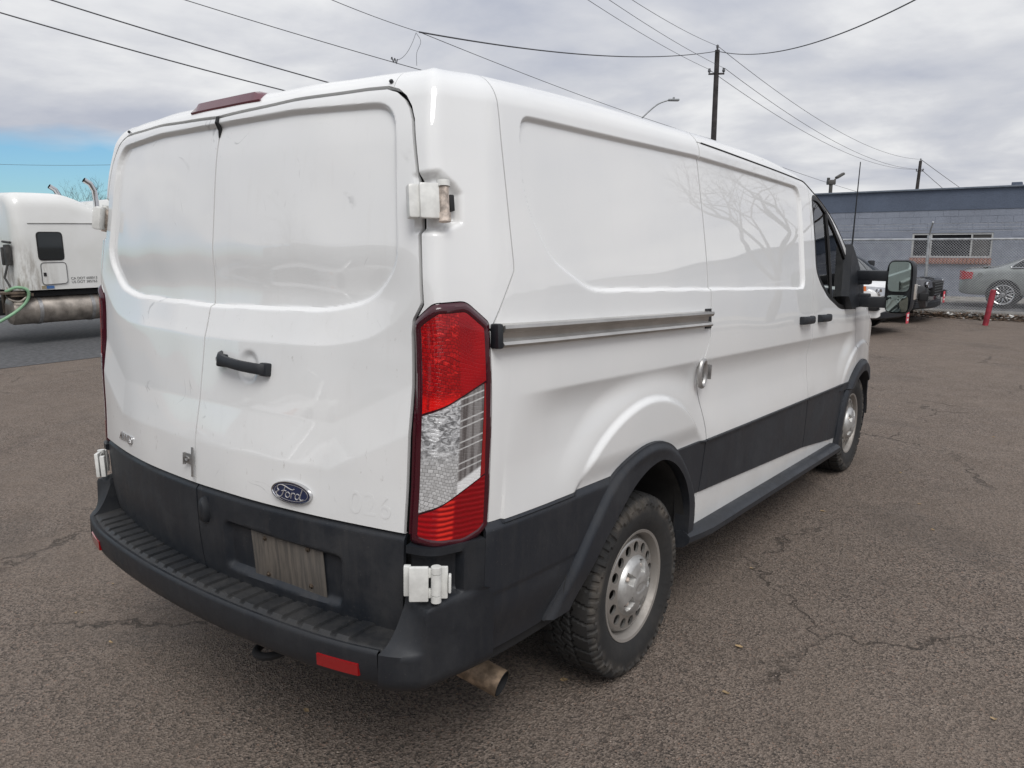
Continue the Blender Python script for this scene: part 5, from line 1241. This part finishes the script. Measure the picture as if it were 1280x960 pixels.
def sleeper(name, y0, y1, mat, prof_top):
    """side profile swept across the cab with rounded vertical corners and roof"""
    W2 = 2.3; cor = .16; ys = [y0, y0+.02, y0+.06, y0+.12, y0+.2, y0+.45]+list(np.linspace(y0+.6, y1-.05, 10))+[y1]
    V = []; n = 0
    for y in ys:
        e = max(0, 1-(y-y0)/cor); ins = cor*(1-math.sqrt(max(0, 1-e*e))); zt = prof_top(y); R = .26
        ring_ = [(-ins, .93), (-ins, 1.2), (-ins, 1.6), (-ins, 2.0), (-ins-.004, 2.05)]
        for a in np.linspace(0, math.pi/2, 7): ring_.append((-ins-.03-R*(1-math.cos(a)), zt-R+R*math.sin(a)-ins*.6))
        ring_ += [(-W2/2, zt+.03-ins*.6)]
        full = ring_+[(-W2-x, z) for x, z in ring_[::-1][1:]]; V += [(x, y, z) for x, z in full]; n = len(full)
    Fq = [(i*n+j, i*n+j+1, (i+1)*n+j+1, (i+1)*n+j) for i in range(len(ys)-1) for j in range(n-1)]+[tuple(range(n-1, -1, -1)), tuple((len(ys)-1)*n+j for j in range(n))]
    return mesh_obj(name, V, [f[::-1] for f in Fq], mat, TK, True, 40)
sl_ = sleeper('sleeper_cab', 0, 1.75, M_TWHITE, lambda y: 2.55-.30*sst(.75, 1.75, y)-.02*sst(.3, 0, y))
q = MB(); q.tube([(.004, .22, 2.035), (.006, .8, 2.045), (.004, 1.73, 2.055)], .007, 5); q.build('roof_seam', simple('seam_grey', (.3, .3, .29), .6), sl_)
q = MB(); P = fillet([(.325, 1.42), (.735, 1.42), (.735, 1.90), (.325, 1.90)], .07); q.prism(P, -.02, .008, lambda a, b, h: (h, a, b)); w_ = q.build('sleeper_window', M_RUBBERSEAL, sl_)
q = MB(); P2 = fillet([(.345, 1.44), (.715, 1.44), (.715, 1.88), (.345, 1.88)], .06); q.prism(P2, .008, .012, lambda a, b, h: (h, a, b)); q.build('pane', M_GLASS, w_)
q = MB(); P = fillet([(.345, 1.015), (.745, 1.03), (.745, 1.385), (.345, 1.385)], .06); q.prism(P, -.02, .012, lambda a, b, h: (h, a, b)); dr_ = q.build('locker_door', M_TWHITE, sl_)
q = MB(); q.tube([(.012, a, b) for a, b in P], .008, 5, closed=True); q.build('door_seal', simple('seal_grey', (.16, .16, .16), .6), dr_)
q = MB(); q.box((.016, .395, 1.19), (.014, .045, .06), None, 0, .005); q.build('latch', M_DARK, dr_)
for i, t_ in enumerate(('CA DOT 600013', 'US DOT 385763')):
    tv, tf = text_mesh(t_, .062, 0, .001, 1.0); q = MB(); q.add([(.003+z, 1.02+x, 1.105-.062*i+y) for x, y, z in tv], tf); q.build('lettering', simple('grey_lettering', (.10, .10, .10), .6), sl_, smooth=False)
q = MB(); q.box((.004, .46, .972), (.006, .12, .05)); q.mi = [0]*6; q.build('permit_sticker', M_BLUET, sl_, smooth=False)
q = MB(); q.box((.003, .36, .972), (.006, .07, .055)); q.build('permit_sticker', simple('tan_sticker', (.30, .25, .16), .6), sl_, smooth=False)
# cab, bonnet and chassis ahead of the sleeper
q = MB(); q.box((-1.15, 2.55, 1.72), (2.1, 1.55, 1.6), None, 0, .12); q.build('cab', M_TWHITE, TK)
q = MB(); q.box((-1.15, 4.15, 1.25), (1.7, 1.75, 1.0), None, 0, .15); q.build('bonnet', M_TWHITE, TK)
q = MB(); q.box((-.09, 2.5, 1.98), (.03, .9, .62), None, 0, .01); q.build('door_window', M_GLASS, TK)
q = MB(); q.box((-1.15, .8, .62), (.9, 9.2, .26)); q.box((-1.15, .9, .86), (2.1, 1.6, .08)); q.build('chassis', M_DARK, TK, smooth=False)
q = MB(); q.lathe([(-.13, .0001), (-.125, .16), (-.10, .225), (-.06, .245), (1.75, .245), (1.80, .20), (1.81, .0001)], (-.28, 0, .595), 'Y', 36); tk_ = q.build('fuel_tank', M_TANK, TK)
for y in (.30, 1.15):
    q = MB(); q.lathe([(y-.03, .246), (y-.03, .256), (y+.03, .256), (y+.03, .246)], (-.28, 0, .595), 'Y', 36); q.build('tank_strap', M_STEEL, tk_)
for x, y in ((-.14, 1.42), (-2.1, 1.62)):
    q = MB(); q.tube([(x, y, 1.0), (x, y, 2.45), (x, y-.01, 2.62), (x, y-.07, 2.74), (x, y-.17, 2.80)], .046, 14, cap=False); q.tube([(x, y-.16, 2.797), (x, y-.06, 2.735), (x, y, 2.62)], .041, 14, 1, cap=False); q.build('exhaust_stack', [M_CHROME, M_DARK], TK)
for x in (-.35, -1.95):
    for y in (-1.9, -3.2, 3.9):
        w = empty('wheel', (x, y, .50)); w.parent = TK; q = MB(); q.lathe([(-.14, .28), (-.15, .45), (-.12, .50), (.12, .50), (.15, .45), (.14, .28)], axis='X', n=36); q.build('tyre', M_TYRE2, w)
        q = MB(); q.lathe([(.13, .285), (.12, .27), (.02, .2), (.05, .12), (.08, .0001)], axis='X', n=32); q.build('rim', M_TANK, w)
# back-of-cab fittings: brackets, deck plate and air lines
q = MB(); q.box((-.20, -.14, .90), (.42, .40, .03)); q.box((-.06, .02, .86), (.10, .34, .05)); q.box((-.45, -.05, .72), (.10, .16, .34)); q.build('deck_plate', simple('rusty_deck', (.15, .115, .085), .7, .3, var=.4), TK, smooth=False)
q = MB(); q.box((-.18, -.06, 1.52), (.12, .08, .34), None, 0, .02); q.box((-.30, -.06, 1.50), (.08, .10, .30), None, 0, .02); q.tube([(-.04, -.05, 1.72), (-.36, -.05, 1.74)], .02, 8); q.tube([(-.16, -.08, 1.38), (-.20, -.14, 1.15), (-.10, -.10, .98), (-.22, -.06, .92)], .018, 8); q.build('hose_bracket', simple('dark_fitting', (.06, .058, .055), .6, .3, var=.3), TK)
q = MB(); q.tube(smooth_line([(-.30, -.10, .93), (-.12, -.16, .93), (-.02, -.04, .99), (.02, .10, .93), (.0, .06, .74), (-.01, -.22, .52), (.03, -.75, .30), (.05, -1.3, .24)], 5), .025, 10); q.build('air_hose', M_GREEN, TK)
q = MB(); q.tube(smooth_line([(-.24, -.12, .98), (-.06, -.18, .82), (0, -.02, .76), (-.06, .16, .90)], 5), .016, 8); q.build('air_hose', M_TANK, TK)

# ------------------------------------------------------------------ poles, wires, lamps, trees
M_WOOD = simple('weathered_pole_wood', (.045, .040, .040), .85, var=.3, scale=3, bump=.4); M_WIRE = simple('black_cable', (.075, .077, .085), .6); M_INS = simple('porcelain_insulator', (.12, .12, .13), .3)
def utility_pole(loc, h, r, label, arms=True, lean=(0, 0)):
    p = empty('utility_pole', loc, 0, label, 'utility pole'); q = MB(); q.tube([(0, 0, 0), (lean[0]*.5, lean[1]*.5, h*.5), (lean[0], lean[1], h)], [r*1.15, r, r*.8], 14); q.build('shaft', M_WOOD, p)
    if arms:
        q = MB(); q.box((lean[0], lean[1], h-1.15), (.80, .07, .08), Matrix.Rotation(.55, 3, 'Z')); q.build('crossarm', M_WOOD, p, smooth=False)
        for k in (-.36, .36):
            q = MB(); q.lathe([(0, .03), (.05, .075), (.11, .08), (.14, .06), (.20, .065), (.22, .0001)], (lean[0]+k*math.cos(.55), lean[1]+k*math.sin(.55), h-1.09), 'Z', 12); q.build('insulator', M_INS, p)
        q = MB(); q.lathe([(0, .03), (.10, .06), (.22, .07), (.28, .0001)], (lean[0], lean[1], h), 'Z', 12); q.build('insulator', M_INS, p)
        q = MB(); q.lathe([(-.25, .14), (-.2, .2), (-.1, .2), (-.05, .14)], (lean[0], lean[1], h-4.4), 'Z', 12); q.build('cable_clamp', M_INS, p)
    return p
P1 = np.array([-13.99, 37.46, 0]); H1 = 11.35
utility_pole(tuple(P1), H1, .15, 'tall dark wooden utility pole rising behind the roof of the van')
P2 = np.array([-14.5, 97.4, 0]); utility_pole(tuple(P2), 10.75, .20, 'distant leaning utility pole above the parapet of the blue building', True, (.35, 0))
def world_at(u, v, d):
    """a point d metres deep along the sight line through photo pixel (u, v): used once to survey where wires hang"""
    return CAMPOS+d*(_F+_R2*(u-640)/FPX-_U2*(v-480)/FPX)
WIRES = []
def wire(pts, r, sagd, label, n=28, group=None):
    q = MB()
    for a, b in zip(pts[:-1], pts[1:]): q.tube(sag(a, b, sagd, n), r, 5)
    return tag(q.build('overhead_wire', M_WIRE), label, 'wire', group)
top = P1+np.array([0, 0, H1+.2]); arm = lambda k: P1+np.array([k*.36, k*.22, H1-.9])
tw2 = P2+np.array([.35, 0, 10.9]); arm2 = lambda k: P2+np.array([.35+k*.36, k*.22, 9.8])
wire([top, world_at(745, -30, 21)], .009, .15, 'rightmost of three thin wires running from the tall pole to the top edge')
wire([arm(-1), world_at(690, -30, 21)], .009, .15, 'leftmost of three thin wires running from the tall pole to the top edge')
wire([arm(1), world_at(718, -30, 21)], .009, .15, 'middle one of three thin wires running from the tall pole to the top edge')
for k, lab in ((None, 'topmost wire between the tall pole and the distant leaning pole'), (1, 'middle wire between the tall pole and the distant leaning pole'), (-1, 'lowest wire between the tall pole and the distant leaning pole')):
    a, b = (top, tw2) if k is None else (arm(k), arm2(k)); wire([a, b], .014, 1.3, lab)
# service cable: from the tap on the left over to the pole and on to the right
tapP = world_at(524, 40, 19); A_ = P1+np.array([0, 0, H1-.05])
q = MB(); q.tube(sag(tapP, A_, .42, 40), .020, 6); tag(q.build('service_cable', M_WIRE), 'thick twisted cable sagging from the wire tap to the tall pole', 'cable')
q = MB(); q.tube(sag(A_, world_at(1190, -25, 19), .75, 40), .020, 6); tag(q.build('service_cable', M_WIRE), 'thick twisted cable rising from the tall pole to the upper right', 'cable')
wire([world_at(360, -24, 15), tapP], .008, .05, 'thin wire coming down from the top edge to the cable tap above the van')
wire([tapP, P1+np.array([0, 0, H1-4.4])], .009, .15, 'thin wire from the cable tap down to the middle of the tall pole')
wire([world_at(700, 121, 34), P1+np.array([0, 0, H1-4.45])], .012, .35, 'nearly level wire meeting the middle of the tall pole behind the roof')
wire([P1+np.array([0, 0, H1-4.5]), world_at(1110, 250, 70)], .013, .2, 'thin wire running down from the middle of the tall pole to the right')
wire([P1+np.array([0, 0, H1-5.1]), world_at(950, 200, 33)], .012, .05, 'short guy wire slanting down beside the tall pole')
wire([world_at(-40, 4, 10), world_at(640, 178, 14)], .010, .10, 'thick black wire crossing the upper left, nearest the left edge')
wire([world_at(20, -14, 10), world_at(700, 176, 14)], .010, .10, 'thick black wire crossing the upper left, second from the left edge')
wire([world_at(190, -13, 13), world_at(700, 134, 17)], .008, .06, 'thin wire at the upper left passing under the hanging loop')
q = MB(); a = world_at(520, 41, 18.7); b = world_at(489, 74, 15.2)
q.tube(sag(a, b, .22, 14), .006, 5); b2 = world_at(497, 77, 15.2); q.tube([tuple(b+(b2-b)*t+np.array([0, 0, .05*math.sin(t*14)])) for t in np.linspace(0, 1, 16)], .010, 5)
c = world_at(521, 82, 17); q.tube(smooth_line([tuple(a), tuple(world_at(526, 52, 18.2)), tuple(world_at(521, 66, 17.6)), tuple(c)], 5), .006, 5); tag(q.build('wire_loop', M_WIRE), 'loose looping drop wire hanging between two wires above the van', 'wire')
wire([world_at(-60, 203, 70), world_at(240, 202, 70)], .016, .3, 'distant level power line in the blue gap of sky at left')
wire([P2+np.array([.35, 0, 10.9]), world_at(1290, 292, 160)], .03, .4, 'upper wire going down right from the distant leaning pole', 12)
wire([P2+np.array([.35, 0, 9.9]), world_at(1262, 300, 160)], .03, .4, 'lower wire going down right from the distant leaning pole', 12)
# street lamp behind the van roof
LB = world_at(797, 150, 42); LB[2] = 0; LH = world_at(840, 125, 42); M_LAMPM = simple('grey_lamp_metal', (.28, .29, .30), .5, .4)
SL = empty('street_lamp', tuple(LB), 0, 'grey curved-arm street lamp showing above the roof of the van', 'street lamp')
d_ = LH-LB; q = MB(); q.tube([(0, 0, 0), (0, 0, d_[2]-1.1)], [.11, .07], 12); q.build('post', M_LAMPM, SL)
q = MB(); q.tube(smooth_line([(0, 0, d_[2]-1.3), (d_[0]*.15, d_[1]*.15, d_[2]-.95), (d_[0]*.55, d_[1]*.55, d_[2]-.28), (d_[0]*.85, d_[1]*.85, d_[2]-.04), tuple(d_)], 5), .04, 8); q.build('arm', M_LAMPM, SL)
q = MB(); a_ = math.atan2(d_[1], d_[0]); q.box((d_[0]*1.05, d_[1]*1.05, d_[2]), (.62, .24, .12), Matrix.Rotation(a_, 3, 'Z'), 0, .04); q.box((d_[0]*1.05, d_[1]*1.05, d_[2]+.1), (.10, .10, .12), Matrix.Rotation(a_, 3, 'Z'), 0, .02); q.build('lamp_head', M_LAMPM, SL)
# floodlight mast behind the building
FB = world_at(1038, 240, 32); FB[2] = 0; fz = world_at(1038, 228, 32)[2]
FL = empty('floodlight_mast', tuple(FB), 0, 'short mast with two angled floodlights behind the corner of the blue building', 'floodlight')
M_FL = simple('bronze_floodlight', (.10, .095, .09), .5, .3)
q = MB(); q.tube([(0, 0, 0), (0, 0, fz)], .075, 10); q.build('post', M_FL, FL)
r2 = np.array([_R2[0], _R2[1], 0]); r2 /= np.linalg.norm(r2)
q = MB(); q.box((0, 0, fz), (.34, .20, .20), Matrix.Rotation(math.atan2(r2[1], r2[0]), 3, 'Z'), 0, .03); q.box((-.12*r2[0], -.12*r2[1], fz+.14), (.10, .16, .10), None, 0, .02); q.build('lamp_box', M_FL, FL)
Rm = Matrix.Rotation(math.atan2(r2[1], r2[0]), 3, 'Z') @ Matrix.Rotation(-.55, 3, 'Y')
q = MB(); q.tube([(.1*r2[0], .1*r2[1], fz+.05), (.22*r2[0], .22*r2[1], fz+.18)], .035, 8); q.box((.36*r2[0], .36*r2[1], fz+.27), (.36, .26, .11), Rm, 0, .03); q.build('lamp_head', M_FL, FL)
# bare winter trees
M_BARK = simple('grey_bark', (.075, .062, .054), .9, var=.3)
def bare_tree(loc, h, seed, label, depth=6):
    rg = random.Random(seed); t = empty('bare_tree', loc, 0, label, 'tree'); tr = MB(); br = MB()
    def grow(p, d, L, r, lv):
        pts = [p]; q_ = Vector(p); dd = Vector(d)
        for k in range(3):
            dd = (dd+Vector((rg.gauss(0, .14), rg.gauss(0, .14), rg.gauss(.05, .07)))).normalized(); q_ = q_+dd*L/3; pts.append(tuple(q_))
        (tr if lv == 0 else br).tube(pts, [r*(1-.42*k/3) for k in range(4)], 9 if lv < 2 else (5 if lv < 4 else 3), cap=False)
        if lv >= depth: return
        for k in range(rg.choice((2, 3, 3)) if lv else 5):
            a = rg.uniform(0, 6.283); sp = rg.uniform(.45, .95); x = dd.orthogonal().normalized(); y = dd.cross(x)
            nd = (dd+(x*math.cos(a)+y*math.sin(a))*sp).normalized(); nd.z = nd.z*.9+.06
            st = pts[rg.choice((2, 3, 3))]; grow(st, nd.normalized(), L*rg.uniform(.62, .82), r*rg.uniform(.48, .62), lv+1)
    grow((0, 0, 0), (0, 0, 1), h*.30, h*.016, 0)
    tr.build('trunk', M_BARK, t); br.build('crown', M_BARK, t); return t
tb_ = world_at(107, 300, 46); bare_tree((tb_[0], tb_[1], 0), 6.2, 4, 'bare leafless tree showing over the roof of the semi truck')
bare_tree((7.2, 21.2, 0), 8.6, 11, 'bare tree on the right mirrored in the flank of the van', 6)

# ------------------------------------------------------------------ row parked behind the viewpoint, which the glossy doors mirror
def copy_tree(o, parent=None):
    c = o.copy(); COL.objects.link(c)
    if parent is not None: c.parent = parent
    for ch in list(o.children): copy_tree(ch, c)
    return c
for i, (x, y, a, src, lab) in enumerate(((-9.5, -7.6, 84, SU, 'black car at the left end of the row mirrored in the rear doors'), (-6.4, -8.6, 88, PK, 'white pickup, left of the two in the row mirrored in the rear doors'), (-3.1, -9.4, 91, SU, 'black car in the middle of the row mirrored in the rear doors'), (.3, -9.8, 90, PK, 'white pickup, right of the two in the row mirrored in the rear doors'), (3.6, -10.2, 87, SU, 'black car at the right end of the row mirrored in the rear doors'))):
    c = copy_tree(src); c.location = (x, y, 0); c.rotation_euler = (0, 0, math.radians(a)); c['label'] = lab; c['group'] = 'vehicles in the row mirrored in the rear doors'

WH = empty('added_warehouse', (-4, -17.5, 0), 0, 'long made-up dark warehouse, unseen, added to darken the rear-door reflections of the van', 'building')  # unseen building, added for the dark band it gives the door reflections
M_WH = simple('added_warehouse_wall', (.11, .105, .10), .8, var=.2, scale=.6)
q = MB(); q.box((0, -4, 2.1), (34, 8, 4.2)); q.box((-9, -4, 4.7), (9, 8, 1.0)); q.build('wall', M_WH, WH, smooth=False)
q = MB(); q.box((0, -4, 4.24), (34.4, 8.4, .10)); q.build('roof', M_DARK, WH, smooth=False)
for i in range(6):
    q = MB(); q.box((-13.5+5.2*i, .02, 1.75), (3.4, .10, 3.3), None, 0, .02); dr = q.build('roller_door', simple('pale_roller_door', (.36, .36, .35), .6), WH)
for i, (x, y, h_, sd, lab) in enumerate(((-13.5, -14.2, 8.5, 21, 'bare tree at the left of the added warehouse, mirrored in the rear doors'), (-5.2, -14.8, 7.2, 5, 'bare tree before the middle of the added warehouse, mirrored in the rear doors'))):
    bare_tree((x, y, 0), h_, sd, lab, 5)
utility_pole((-1.2, -13.6, 0), 8.5, .14, 'utility pole before the added warehouse, mirrored in the rear doors')
